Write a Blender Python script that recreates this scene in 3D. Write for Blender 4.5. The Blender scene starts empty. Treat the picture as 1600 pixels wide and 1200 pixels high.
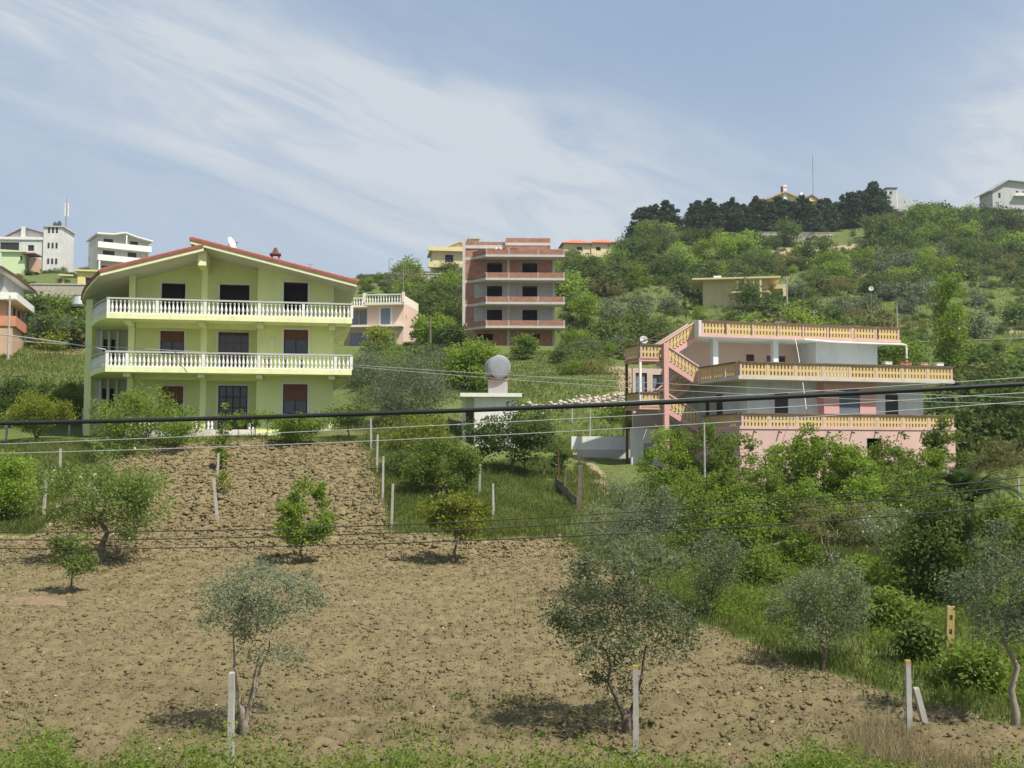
import bpy, math, random
import numpy as np
from mathutils import Vector, Matrix
R = math.radians
scene = bpy.context.scene

# ---------------------------------------------------------------- camera
FPX = 1700.0                         # focal length in pixels of a 1600 wide picture
PITCH = math.atan(110 / FPX)
cam_d = bpy.data.cameras.new('camera')
cam_d.sensor_width = 36.0
cam_d.lens = 36.0 * FPX / 1600.0
cam_d.clip_start = 0.1
cam_d.clip_end = 9000
cam = bpy.data.objects.new('camera', cam_d)
cam.location = (0, 0, 0)
cam.rotation_euler = (math.pi / 2 + PITCH, 0, 0)
scene.collection.objects.link(cam)
scene.camera = cam

# ---------------------------------------------------------------- light
TO_SUN = Vector((0.76, -0.62, 1.46)).normalized()
SUN_EL = math.asin(TO_SUN.z)
SUN_AZ = math.atan2(TO_SUN.x, TO_SUN.y)
sl = bpy.data.lights.new('sun', 'SUN')
sl.energy = 4.2
sl.angle = R(0.8)
sl.color = (1.0, 0.945, 0.86)
sun = bpy.data.objects.new('sun', sl)
sun.rotation_euler = TO_SUN.to_track_quat('Z', 'Y').to_euler()
sun.location = (60, -40, 120)
scene.collection.objects.link(sun)

world = bpy.data.worlds.new('World')
scene.world = world
world.use_nodes = True
wt = world.node_tree
for n in list(wt.nodes):
    wt.nodes.remove(n)


def ray(px, py):
    a, b = px - 800.0, 600.0 - py
    return (a, FPX * math.cos(PITCH) - b * math.sin(PITCH), b * math.cos(PITCH) + FPX * math.sin(PITCH))


def at(px, py, d):
    r = ray(px, py)
    s = d / r[1]
    return Vector((r[0] * s, d, r[2] * s))


def build_sky():
    N = wt.nodes.new
    L = wt.links.new
    out = N('ShaderNodeOutputWorld')
    bg = N('ShaderNodeBackground')
    bg.inputs['Strength'].default_value = 0.10
    sky = N('ShaderNodeTexSky')
    sky.sky_type = 'NISHITA'
    sky.sun_disc = False
    sky.sun_elevation = SUN_EL
    sky.sun_rotation = SUN_AZ
    sky.altitude = 50
    sky.air_density = 1.0
    sky.dust_density = 2.2
    sky.ozone_density = 1.4
    tc = N('ShaderNodeTexCoord')

    def math_(op, a, b=None, c=None):
        m = N('ShaderNodeMath')
        m.operation = op
        for i, v in enumerate((a, b, c)):
            if v is None:
                continue
            if isinstance(v, (int, float)):
                m.inputs[i].default_value = v
            else:
                L(v, m.inputs[i])
        return m.outputs[0]

    def noise(scale, detail, rough, vec, dist=0.0):
        n = N('ShaderNodeTexNoise')
        n.inputs['Scale'].default_value = scale
        n.inputs['Detail'].default_value = detail
        n.inputs['Roughness'].default_value = rough
        n.inputs['Distortion'].default_value = dist
        L(vec, n.inputs['Vector'])
        return n.outputs['Fac']

    def dotn(v):
        d = N('ShaderNodeVectorMath')
        d.operation = 'DOT_PRODUCT'
        L(tc.outputs['Generated'], d.inputs[0])
        d.inputs[1].default_value = v
        return d.outputs['Value']

    def rng(v, a, b, smooth=True):
        m = N('ShaderNodeMapRange')
        m.interpolation_type = 'SMOOTHSTEP' if smooth else 'LINEAR'
        m.inputs['From Min'].default_value = a
        m.inputs['From Max'].default_value = b
        L(v, m.inputs['Value'])
        return m.outputs['Result']

    # a cloud sheet overhead: cirrus streaks lie along bands of great circles
    def axes(p, q):
        a = Vector(ray(*p)).normalized()
        b = Vector(ray(*q)).normalized()
        n = a.cross(b).normalized()
        t = (b - a * a.dot(b)).normalized()
        return n, t, a
    n1, t1, a1 = axes((120, 40), (800, 330))
    mp = N('ShaderNodeCombineXYZ')
    L(math_('MULTIPLY', dotn(t1), 0.5), mp.inputs[0])
    L(math_('MULTIPLY', dotn(n1), 2.3), mp.inputs[1])
    L(dotn(n1.cross(t1)), mp.inputs[2])
    big = noise(2.8, 7, 0.55, mp.outputs[0], 0.5)
    fine = noise(9.0, 8, 0.62, mp.outputs[0], 0.8)
    soft = noise(2.2, 4, 0.5, tc.outputs['Generated'])

    def band(nrm, off, w, amp, gain=0.34):
        s = math_('ADD', dotn(nrm), off)
        s = math_('ADD', s, math_('MULTIPLY', math_('SUBTRACT', big, 0.5), gain))
        s = math_('DIVIDE', s, w)
        g = math_('MULTIPLY', math_('MULTIPLY', s, s), -1.0)
        return math_('MULTIPLY', math_('EXPONENT', g), amp)
    m = band(n1, 0.02, 0.08, 1.45, 0.22)
    n2, _, _ = axes((1500, 60), (1640, 300))
    m2 = band(axes((1420, -60), (1720, 330))[0], 0.10, 0.07, 0.0)
    n3 = axes((1900, -250), (1480, 330))[0]
    m3 = band(n3, 0.055, 0.085, 1.7, 0.15)
    n4 = axes((60, 160), (330, 340))[0]
    m4 = band(n4, 0.0, 0.06, 0.35, 0.2)
    allm = math_('MAXIMUM', math_('MAXIMUM', m, m3), m4)
    tex = rng(fine, 0.3, 0.68)
    allm = math_('MULTIPLY', allm, math_('ADD', math_('MULTIPLY', tex, 0.72), 0.28))
    veil = math_('MULTIPLY', rng(soft, 0.45, 0.75), 0.22)
    sep = N('ShaderNodeSeparateXYZ')
    L(tc.outputs['Generated'], sep.inputs[0])
    low = N('ShaderNodeMapRange')
    low.inputs['From Min'].default_value = 0.0
    low.inputs['From Max'].default_value = 0.36
    low.inputs['To Min'].default_value = 0.5
    low.inputs['To Max'].default_value = 0.06
    L(sep.outputs[2], low.inputs['Value'])
    allm = math_('ADD', allm, veil)
    allm = math_('ADD', math_('MULTIPLY', allm, 0.85), low.outputs[0])
    cl = N('ShaderNodeClamp')
    L(allm, cl.inputs['Value'])
    cl.inputs['Max'].default_value = 0.93
    mix = N('ShaderNodeMix')
    mix.data_type = 'RGBA'
    L(cl.outputs[0], mix.inputs['Factor'])
    # slightly milky air in front of the blue
    milk = N('ShaderNodeMix')
    milk.data_type = 'RGBA'
    milk.inputs['Factor'].default_value = 0.75
    L(sky.outputs['Color'], milk.inputs['A'])
    milk.inputs['B'].default_value = (1.85, 2.55, 3.6, 1)
    L(milk.outputs['Result'], mix.inputs['A'])
    mix.inputs['B'].default_value = (3.9, 4.2, 4.5, 1)
    L(mix.outputs['Result'], bg.inputs['Color'])
    L(bg.outputs[0], out.inputs['Surface'])


build_sky()
scene.view_settings.view_transform = 'Standard'
scene.view_settings.look = 'None'
scene.view_settings.exposure = 0.74
scene.view_settings.gamma = 1.0
scene.view_settings.use_curve_mapping = False
scene.render.engine = 'CYCLES'
scene.cycles.max_bounces = 6
scene.cycles.transparent_max_bounces = 8
scene.cycles.volume_bounces = 0

# ---------------------------------------------------------------- helpers
COL = scene.collection
rnd = random.Random(7)


def hash2(ix, iy, seed):
    h = (ix.astype(np.int64) * 374761393 + iy.astype(np.int64) * 668265263 + seed * 1442695041) & 0xffffffff
    h = ((h ^ (h >> 13)) * 1274126177) & 0xffffffff
    h = (h ^ (h >> 16)) & 0xffffff
    return h / float(0xffffff)


def vnoise(x, y, seed=0):
    x = np.asarray(x, float)
    y = np.asarray(y, float)
    ix = np.floor(x)
    iy = np.floor(y)
    fx = x - ix
    fy = y - iy
    fx = fx * fx * (3 - 2 * fx)
    fy = fy * fy * (3 - 2 * fy)
    a = hash2(ix, iy, seed)
    b = hash2(ix + 1, iy, seed)
    c = hash2(ix, iy + 1, seed)
    d = hash2(ix + 1, iy + 1, seed)
    return (a * (1 - fx) + b * fx) * (1 - fy) + (c * (1 - fx) + d * fx) * fy


def fbm(x, y, octv=4, seed=0, gain=0.5):
    s = 0
    a = 1.0
    t = 0
    for o in range(octv):
        s = s + a * (vnoise(np.asarray(x) * 2 ** o, np.asarray(y) * 2 ** o, seed + o * 17) - 0.5)
        t += a
        a *= gain
    return s / t * 2


def tag(o, label=None, cat=None, group=None, kind=None):
    if label:
        o['label'] = label
    if cat:
        o['category'] = cat
    if group:
        o['group'] = group
    if kind:
        o['kind'] = kind
    return o


def thing(name, label, cat, loc=(0, 0, 0), rz=0.0, group=None):
    o = bpy.data.objects.new(name, None)
    o.empty_display_size = 0.3
    COL.objects.link(o)
    o.location = loc
    o.rotation_euler = (0, 0, rz)
    return tag(o, label, cat, group)


def link_mesh(name, me, parent=None):
    o = bpy.data.objects.new(name, me)
    COL.objects.link(o)
    if parent is not None:
        o.parent = parent
    return o


def np_mesh(name, verts, faces, mat=None, attrs=None, smooth=False):
    """verts (n,3), faces (m,k) with one k"""
    verts = np.asarray(verts, np.float32)
    faces = np.asarray(faces, np.int32)
    me = bpy.data.meshes.new(name)
    me.vertices.add(len(verts))
    me.vertices.foreach_set('co', verts.ravel())
    m, k = faces.shape
    me.loops.add(m * k)
    me.loops.foreach_set('vertex_index', faces.ravel())
    me.polygons.add(m)
    me.polygons.foreach_set('loop_start', np.arange(0, m * k, k, dtype=np.int32))
    if smooth:
        me.polygons.foreach_set('use_smooth', np.ones(m, bool))
    for an, av in (attrs or {}).items():
        a = me.attributes.new(an, 'FLOAT', 'POINT')
        a.data.foreach_set('value', np.asarray(av, np.float32))
    me.update(calc_edges=True)
    if mat:
        me.materials.append(mat)
    return me


class MB:
    def __init__(s):
        s.v = []
        s.f = []

    def quad(s, *p):
        b = len(s.v)
        s.v += [tuple(q) for q in p]
        s.f.append(tuple(range(b, b + len(p))))
        return s

    def box(s, x0, x1, y0, y1, z0, z1):
        b = len(s.v)
        s.v += [(x0, y0, z0), (x1, y0, z0), (x1, y1, z0), (x0, y1, z0), (x0, y0, z1), (x1, y0, z1), (x1, y1, z1), (x0, y1, z1)]
        for q in ((0, 3, 2, 1), (4, 5, 6, 7), (0, 1, 5, 4), (1, 2, 6, 5), (2, 3, 7, 6), (3, 0, 4, 7)):
            s.f.append(tuple(b + i for i in q))
        return s

    def prism(s, poly, z0, z1):
        """poly in plan, counter-clockwise; z may be callables of (x,y)"""
        f0 = z0 if callable(z0) else (lambda x, y: z0)
        f1 = z1 if callable(z1) else (lambda x, y: z1)
        n = len(poly)
        b = len(s.v)
        s.v += [(x, y, f0(x, y)) for x, y in poly] + [(x, y, f1(x, y)) for x, y in poly]
        s.f.append(tuple(b + i for i in range(n - 1, -1, -1)))
        s.f.append(tuple(b + n + i for i in range(n)))
        for i in range(n):
            j = (i + 1) % n
            s.f.append((b + i, b + j, b + n + j, b + n + i))
        return s

    def extrude_xz(s, poly, y0, y1):
        """poly in the xz plane (clockwise seen from -y is fine), extruded along y"""
        n = len(poly)
        b = len(s.v)
        s.v += [(x, y0, z) for x, z in poly] + [(x, y1, z) for x, z in poly]
        s.f.append(tuple(b + i for i in range(n)))
        s.f.append(tuple(b + n + i for i in range(n - 1, -1, -1)))
        for i in range(n):
            j = (i + 1) % n
            s.f.append((b + j, b + i, b + n + i, b + n + j))
        return s

    def tube(s, pts, radii, sides=6, cap=True):
        pts = [Vector(p) for p in pts]
        if isinstance(radii, (int, float)):
            radii = [radii] * len(pts)
        b = len(s.v)
        up = Vector((0, 0, 1))
        for i, p in enumerate(pts):
            t = (pts[min(i + 1, len(pts) - 1)] - pts[max(i - 1, 0)])
            if t.length < 1e-9:
                t = Vector((0, 0, 1))
            t.normalize()
            a = t.cross(up if abs(t.z) < 0.95 else Vector((1, 0, 0))).normalized()
            c = t.cross(a)
            for k in range(sides):
                an = 2 * math.pi * k / sides
                q = p + (a * math.cos(an) + c * math.sin(an)) * radii[i]
                s.v.append(tuple(q))
        for i in range(len(pts) - 1):
            for k in range(sides):
                k2 = (k + 1) % sides
                s.f.append((b + i * sides + k, b + i * sides + k2, b + (i + 1) * sides + k2, b + (i + 1) * sides + k))
        if cap:
            s.f.append(tuple(b + k for k in range(sides - 1, -1, -1)))
            e = b + (len(pts) - 1) * sides
            s.f.append(tuple(e + k for k in range(sides)))
        return s

    def lathe(s, prof, cx=0, cy=0, sides=8):
        b = len(s.v)
        for r, z in prof:
            for k in range(sides):
                an = 2 * math.pi * k / sides
                s.v.append((cx + r * math.cos(an), cy + r * math.sin(an), z))
        for i in range(len(prof) - 1):
            for k in range(sides):
                k2 = (k + 1) % sides
                s.f.append((b + i * sides + k, b + i * sides + k2, b + (i + 1) * sides + k2, b + (i + 1) * sides + k))
        s.f.append(tuple(b + k for k in range(sides - 1, -1, -1)))
        e = b + (len(prof) - 1) * sides
        s.f.append(tuple(e + k for k in range(sides)))
        return s

    def wall(s, a0, a1, z0, z1, off, th, holes=(), axis='x', top=None):
        """wall with openings; a runs along the wall, th is its thickness (into +y, or +x for axis y).
        top: callable a -> z that replaces z1"""
        xs = sorted({a0, a1} | {h[0] for h in holes} | {h[1] for h in holes})
        zs = sorted({z0, z1} | {h[2] for h in holes} | {h[3] for h in holes})
        zt = zs[-1]

        def pt(a, z, d):
            if top is not None and z == zt:
                z = top(a)
            return (a, off + d, z) if axis == 'x' else (off + d, a, z)

        def solid(i, j):
            if i < 0 or j < 0 or i >= len(xs) - 1 or j >= len(zs) - 1:
                return False
            cx = (xs[i] + xs[i + 1]) / 2
            cz = (zs[j] + zs[j + 1]) / 2
            return not any(h[0] < cx < h[1] and h[2] < cz < h[3] for h in holes)
        for i in range(len(xs) - 1):
            for j in range(len(zs) - 1):
                if not solid(i, j):
                    continue
                A, B, C, D = xs[i], xs[i + 1], zs[j], zs[j + 1]
                s.quad(pt(A, C, 0), pt(B, C, 0), pt(B, D, 0), pt(A, D, 0))
                s.quad(pt(B, C, th), pt(A, C, th), pt(A, D, th), pt(B, D, th))
                if not solid(i - 1, j):
                    s.quad(pt(A, C, th), pt(A, C, 0), pt(A, D, 0), pt(A, D, th))
                if not solid(i + 1, j):
                    s.quad(pt(B, C, 0), pt(B, C, th), pt(B, D, th), pt(B, D, 0))
                if not solid(i, j - 1):
                    s.quad(pt(A, C, 0), pt(A, C, th), pt(B, C, th), pt(B, C, 0))
                if not solid(i, j + 1):
                    s.quad(pt(A, D, 0), pt(B, D, 0), pt(B, D, th), pt(A, D, th))
        return s

    def mesh(s, name, mat, smooth=False):
        me = bpy.data.meshes.new(name)
        me.from_pydata(s.v, [], s.f)
        if smooth:
            me.polygons.foreach_set('use_smooth', np.ones(len(me.polygons), bool))
        me.materials.append(mat)
        me.update()
        return me

    def build(s, name, mat, parent=None, smooth=False):
        return link_mesh(name, s.mesh(name, mat, smooth), parent)


# ---------------------------------------------------------------- materials
MATS = {}


def nt_of(name):
    m = bpy.data.materials.new(name)
    m.use_nodes = True
    t = m.node_tree
    for n in list(t.nodes):
        t.nodes.remove(n)
    return m, t


def ramp(t, fac, stops):
    r = t.nodes.new('ShaderNodeValToRGB')
    e = r.color_ramp.elements
    while len(e) > 1:
        e.remove(e[-1])
    e[0].position = stops[0][0]
    e[0].color = (*stops[0][1], 1)
    for p, c in stops[1:]:
        k = e.new(p)
        k.color = (*c, 1)
    t.links.new(fac, r.inputs['Fac'])
    return r.outputs['Color']


def tnoise(t, scale, detail=5, rough=0.6, vec=None, stretch=None):
    n = t.nodes.new('ShaderNodeTexNoise')
    n.inputs['Scale'].default_value = scale
    n.inputs['Detail'].default_value = detail
    n.inputs['Roughness'].default_value = rough
    tc = t.nodes.new('ShaderNodeTexCoord')
    v = vec or tc.outputs['Object']
    if stretch:
        mp = t.nodes.new('ShaderNodeMapping')
        mp.inputs['Scale'].default_value = stretch
        t.links.new(v, mp.inputs['Vector'])
        v = mp.outputs['Vector']
    t.links.new(v, n.inputs['Vector'])
    return n.outputs['Fac']


def tmix(t, fac, a, b, mode='MIX'):
    m = t.nodes.new('ShaderNodeMix')
    m.data_type = 'RGBA'
    m.blend_type = mode
    for key, v in (('Factor', fac), ('A', a), ('B', b)):
        if isinstance(v, (int, float)):
            m.inputs[key].default_value = v
        elif isinstance(v, tuple):
            m.inputs[key].default_value = (*v, 1)
        else:
            t.links.new(v, m.inputs[key])
    return m.outputs['Result']


def tmap(t, v, a, b, c=0.0, d=1.0):
    m = t.nodes.new('ShaderNodeMapRange')
    m.inputs['From Min'].default_value = a
    m.inputs['From Max'].default_value = b
    m.inputs['To Min'].default_value = c
    m.inputs['To Max'].default_value = d
    t.links.new(v, m.inputs['Value'])
    return m.outputs['Result']


def finish(m, t, color, rough=0.85, bump=None, bstr=0.2, bdist=0.02, spec=0.3, metal=0.0):
    p = t.nodes.new('ShaderNodeBsdfPrincipled')
    o = t.nodes.new('ShaderNodeOutputMaterial')
    if isinstance(color, tuple):
        p.inputs['Base Color'].default_value = (*color, 1)
    else:
        t.links.new(color, p.inputs['Base Color'])
    p.inputs['Roughness'].default_value = rough
    p.inputs['Specular IOR Level'].default_value = spec
    p.inputs['Metallic'].default_value = metal
    if bump is not None:
        b = t.nodes.new('ShaderNodeBump')
        b.inputs['Strength'].default_value = bstr
        b.inputs['Distance'].default_value = bdist
        t.links.new(bump, b.inputs['Height'])
        t.links.new(b.outputs['Normal'], p.inputs['Normal'])
    t.links.new(p.outputs[0], o.inputs['Surface'])
    return m


def paint(name, col, var=0.12, scale=1.2, rough=0.85, stain=None, stain_amt=0.35, streak=True, spec=0.25):
    """painted or plastered surface with mottling and rain streaks"""
    if name in MATS:
        return MATS[name]
    m, t = nt_of(name)
    lo = tuple(c * (1 - var) for c in col)
    hi = tuple(min(0.95, c * (1 + var * 0.6)) for c in col)
    n1 = tnoise(t, scale, 6, 0.62)
    c = ramp(t, n1, [(0.3, lo), (0.7, hi)])
    if stain:
        n2 = tnoise(t, scale * 1.3, 6, 0.7, stretch=(1.6, 1.6, 0.28) if streak else None)
        f = tmap(t, n2, 0.5, 0.72, 0.0, stain_amt)
        c = tmix(t, f, c, stain)
    n3 = tnoise(t, 18, 4, 0.6)
    finish(m, t, c, rough, n3, 0.25, 0.01, spec)
    MATS[name] = m
    return m


def leaf_mat(name, c0, c1, c2, trans=0.35, rough=0.55):
    m, t = nt_of(name)
    a = t.nodes.new('ShaderNodeAttribute')
    a.attribute_name = 'tint'
    col = ramp(t, a.outputs['Fac'], [(0.0, c0), (0.55, c1), (1.0, c2)])
    oi = t.nodes.new('ShaderNodeObjectInfo')
    hs = t.nodes.new('ShaderNodeHueSaturation')
    t.links.new(tmap(t, oi.outputs['Random'], 0, 1, 0.8, 1.2), hs.inputs['Value'])
    t.links.new(col, hs.inputs['Color'])
    col = hs.outputs['Color']
    p = t.nodes.new('ShaderNodeBsdfPrincipled')
    p.inputs['Roughness'].default_value = rough
    p.inputs['Specular IOR Level'].default_value = 0.12
    t.links.new(col, p.inputs['Base Color'])
    tr = t.nodes.new('ShaderNodeBsdfTranslucent')
    t.links.new(col, tr.inputs['Color'])
    mx = t.nodes.new('ShaderNodeMixShader')
    mx.inputs[0].default_value = trans
    t.links.new(p.outputs[0], mx.inputs[1])
    t.links.new(tr.outputs[0], mx.inputs[2])
    o = t.nodes.new('ShaderNodeOutputMaterial')
    t.links.new(mx.outputs[0], o.inputs['Surface'])
    MATS[name] = m
    return m


def brick_mat(name, c1, c2, mortar, bw=0.30, bh=0.15):
    m, t = nt_of(name)
    tc = t.nodes.new('ShaderNodeTexCoord')
    sx = t.nodes.new('ShaderNodeSeparateXYZ')
    t.links.new(tc.outputs['Object'], sx.inputs[0])
    ad = t.nodes.new('ShaderNodeMath')
    t.links.new(sx.outputs[0], ad.inputs[0])
    t.links.new(sx.outputs[1], ad.inputs[1])
    cb = t.nodes.new('ShaderNodeCombineXYZ')
    t.links.new(ad.outputs[0], cb.inputs[0])
    t.links.new(sx.outputs[2], cb.inputs[1])
    b = t.nodes.new('ShaderNodeTexBrick')
    b.inputs['Scale'].default_value = 1.0
    b.inputs['Brick Width'].default_value = bw
    b.inputs['Row Height'].default_value = bh
    b.inputs['Mortar Size'].default_value = 0.018
    b.inputs['Color1'].default_value = (*c1, 1)
    b.inputs['Color2'].default_value = (*c2, 1)
    b.inputs['Mortar'].default_value = (*mortar, 1)
    t.links.new(cb.outputs[0], b.inputs['Vector'])
    n = tnoise(t, 0.9, 6, 0.7)
    f = tmap(t, n, 0.48, 0.68, 0.0, 0.75)
    col = tmix(t, f, b.outputs['Color'], (0.36, 0.24, 0.175))
    n2 = tnoise(t, 2.2, 6, 0.75)
    col = tmix(t, tmap(t, n2, 0.5, 0.66, 0, 0.75), col, (0.2, 0.065, 0.04))
    finish(m, t, col, 0.9, b.outputs['Fac'], -0.3, 0.02)
    MATS[name] = m
    return m


def soil_mat():
    m, t = nt_of('soil')
    n1 = tnoise(t, 0.22, 5, 0.6)
    n2 = tnoise(t, 2.6, 8, 0.7)
    n3 = tnoise(t, 7.0, 8, 0.75)
    c = ramp(t, n2, [(0.25, (0.14, 0.112, 0.056)), (0.5, (0.23, 0.185, 0.097)), (0.75, (0.31, 0.255, 0.145))])
    c = tmix(t, tmap(t, n1, 0.38, 0.66, 0, 0.7), c, (0.235, 0.193, 0.10))
    n5 = tnoise(t, 0.5, 4, 0.6, stretch=(0.25, 1.6, 1.0))
    c = tmix(t, tmap(t, n5, 0.5, 0.72, 0, 0.55), c, (0.15, 0.118, 0.066))
    c = tmix(t, tmap(t, n3, 0.55, 0.8, 0, 0.5), c, (0.32, 0.265, 0.15))
    n4 = tnoise(t, 0.55, 6, 0.75)
    c = tmix(t, tmap(t, n4, 0.56, 0.74, 0, 0.42), c, (0.13, 0.15, 0.045))
    finish(m, t, c, 0.95, n3, 1.0, 0.12, 0.08)
    MATS['soil'] = m
    return m


def ground_mat():
    m, t = nt_of('ground')
    n0 = tnoise(t, 0.035, 6, 0.65)
    n1 = tnoise(t, 0.16, 7, 0.7)
    n2 = tnoise(t, 1.8, 7, 0.75)
    n3 = tnoise(t, 9.0, 5, 0.7)
    g = ramp(t, n2, [(0.28, (0.05, 0.068, 0.016)), (0.5, (0.10, 0.13, 0.034)), (0.72, (0.155, 0.18, 0.055))])
    d = ramp(t, n2, [(0.3, (0.10, 0.088, 0.038)), (0.7, (0.20, 0.175, 0.085))])
    c = tmix(t, tmap(t, n1, 0.5, 0.7, 0, 0.7), g, d)
    c = tmix(t, tmap(t, n0, 0.4, 0.62, 0, 0.35), c, (0.105, 0.14, 0.035))
    a = t.nodes.new('ShaderNodeAttribute')
    a.attribute_name = 'bare'
    s = ramp(t, n3, [(0.3, (0.24, 0.18, 0.105)), (0.7, (0.40, 0.31, 0.2))])
    ad = t.nodes.new('ShaderNodeMath')
    ad.operation = 'ADD'
    t.links.new(a.outputs['Fac'], ad.inputs[0])
    t.links.new(tmap(t, n2, 0.3, 0.7, -0.3, 0.3), ad.inputs[1])
    c = tmix(t, tmap(t, ad.outputs[0], 0.35, 0.65), c, s)
    finish(m, t, c, 0.95, n2, 0.8, 0.12, 0.1)
    MATS['ground'] = m
    return m


M = MATS
soil_mat()
ground_mat()
paint('lime_wall', (0.69, 0.735, 0.36), 0.05, 0.8, stain=(0.56, 0.57, 0.33), stain_amt=0.4)
paint('lime_trim', (0.74, 0.76, 0.42), 0.06, 1.0, stain=(0.5, 0.47, 0.3), stain_amt=0.45)
paint('white_paint', (0.72, 0.71, 0.66), 0.08, 1.5, stain=(0.45, 0.43, 0.38), stain_amt=0.3)
paint('white_dirty', (0.62, 0.61, 0.57), 0.12, 0.8, stain=(0.36, 0.34, 0.30), stain_amt=0.5)
paint('soffit', (0.62, 0.60, 0.55), 0.05, 1.0)
paint('grey_plaster', (0.46, 0.46, 0.44), 0.1, 0.7, stain=(0.32, 0.31, 0.29), stain_amt=0.4)
paint('concrete', (0.38, 0.36, 0.33), 0.16, 1.2, stain=(0.22, 0.2, 0.17), stain_amt=0.5)
paint('concrete_light', (0.52, 0.49, 0.44), 0.12, 1.2, stain=(0.33, 0.3, 0.25), stain_amt=0.5)
paint('roof_red', (0.30, 0.10, 0.072), 0.25, 2.5, stain=(0.2, 0.09, 0.07), stain_amt=0.5, streak=False)
paint('roof_dark', (0.19, 0.07, 0.055), 0.2, 2.0)
paint('roof_orange', (0.50, 0.17, 0.095), 0.2, 1.5, stain=(0.3, 0.13, 0.09), stain_amt=0.4, streak=False)
paint('shutter_brown', (0.20, 0.082, 0.055), 0.15, 3.0, rough=0.6)
paint('wood_dark', (0.06, 0.03, 0.022), 0.3, 4.0, rough=0.55)
paint('room_shade', (0.035, 0.03, 0.032), 0.2, 1.0)  # near-black colour stands in for the shade of unlit rooms
paint('blue_plaster', (0.56, 0.61, 0.60), 0.08, 0.6, stain=(0.32, 0.35, 0.33), stain_amt=0.55)
paint('pink_paint', (0.60, 0.325, 0.295), 0.08, 0.8, stain=(0.5, 0.36, 0.32), stain_amt=0.5)
paint('pink_faded', (0.58, 0.385, 0.34), 0.12, 0.7, stain=(0.42, 0.37, 0.33), stain_amt=0.75)
paint('yellow_concrete', (0.58, 0.425, 0.205), 0.2, 1.2, stain=(0.33, 0.26, 0.17), stain_amt=0.7)
paint('rail_brown', (0.16, 0.105, 0.085), 0.3, 2.0, stain=(0.36, 0.25, 0.2), stain_amt=0.5, streak=False)
paint('beige_wall', (0.55, 0.43, 0.36), 0.08, 0.6)
paint('shutter_blue', (0.135, 0.15, 0.18), 0.1, 3.0, rough=0.6)
paint('shutter_dark', (0.06, 0.06, 0.068), 0.1, 3.0, rough=0.6)
paint('peach_wall', (0.66, 0.49, 0.40), 0.05, 0.5)
paint('peach_light', (0.78, 0.70, 0.60), 0.05, 0.5)
paint('cream_wall', (0.66, 0.56, 0.32), 0.07, 0.4)
paint('yellow_wall', (0.66, 0.56, 0.22), 0.08, 0.6)
paint('ochre_wall', (0.58, 0.49, 0.27), 0.08, 0.5, stain=(0.42, 0.34, 0.2), stain_amt=0.4)
paint('orange_brick', (0.52, 0.23, 0.13), 0.12, 1.0)
paint('tan_wall', (0.50, 0.33, 0.22), 0.1, 1.0)
paint('stone_wall', (0.40, 0.36, 0.29), 0.2, 1.5, stain=(0.25, 0.22, 0.17), stain_amt=0.5)
paint('mint_wall', (0.55, 0.66, 0.38), 0.06, 0.6)
paint('metal_grey', (0.25, 0.265, 0.28), 0.12, 1.5, rough=0.5, spec=0.4, stain=(0.2, 0.16, 0.13), stain_amt=0.4)
paint('dish_white', (0.70, 0.70, 0.68), 0.06, 2.0, rough=0.5)
paint('rust', (0.14, 0.07, 0.045), 0.3, 4.0)
paint('post_wood', (0.17, 0.135, 0.10), 0.3, 4.0)
paint('post_yellow', (0.46, 0.35, 0.13), 0.2, 3.0)
paint('post_concrete', (0.40, 0.385, 0.345), 0.25, 5.0, stain=(0.2, 0.18, 0.13), stain_amt=0.75)
paint('lichen', (0.45, 0.30, 0.08), 0.3, 8.0)
paint('cable_black', (0.022, 0.022, 0.024), 0.1, 3.0, rough=0.5)
paint('cable_pale', (0.42, 0.43, 0.42), 0.1, 3.0, rough=0.5)
paint('cable_dark', (0.05, 0.042, 0.04), 0.1, 3.0, rough=0.6)
paint('terracotta', (0.40, 0.15, 0.08), 0.15, 3.0)
paint('bark', (0.15, 0.12, 0.09), 0.3, 6.0)
paint('bark_pale', (0.27, 0.23, 0.18), 0.25, 6.0)
paint('stone_white', (0.47, 0.42, 0.34), 0.2, 3.0)
paint('mound_red', (0.19, 0.138, 0.086), 0.2, 3.0)
brick_mat('brick', (0.36, 0.135, 0.075), (0.27, 0.09, 0.05), (0.34, 0.25, 0.19))
m_, t_ = nt_of('glass')
finish(m_, t_, (0.035, 0.045, 0.06), 0.08, spec=0.6)
M['glass'] = m_
m_, t_ = nt_of('glass_pale')
finish(m_, t_, (0.16, 0.19, 0.24), 0.12, spec=0.6)
M['glass_pale'] = m_
leaf_mat('leaf_olive', (0.1, 0.125, 0.056), (0.178, 0.212, 0.1), (0.285, 0.315, 0.17), 0.46)
leaf_mat('leaf_olive_grey', (0.105, 0.13, 0.07), (0.182, 0.215, 0.122), (0.285, 0.315, 0.2), 0.46)
leaf_mat('leaf_bright', (0.11, 0.17, 0.018), (0.22, 0.315, 0.04), (0.33, 0.41, 0.085), 0.58)
leaf_mat('leaf_mid', (0.095, 0.145, 0.02), (0.19, 0.265, 0.044), (0.30, 0.365, 0.09), 0.58)
leaf_mat('leaf_yellow', (0.14, 0.17, 0.018), (0.25, 0.29, 0.038), (0.36, 0.38, 0.085), 0.55)
leaf_mat('leaf_dark', (0.05, 0.08, 0.018), (0.098, 0.15, 0.032), (0.175, 0.22, 0.065), 0.48)
leaf_mat('leaf_cypress', (0.024, 0.046, 0.018), (0.05, 0.085, 0.03), (0.09, 0.13, 0.05), 0.25)
leaf_mat('leaf_almond', (0.09, 0.135, 0.027), (0.17, 0.235, 0.052), (0.275, 0.335, 0.1), 0.56)
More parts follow.
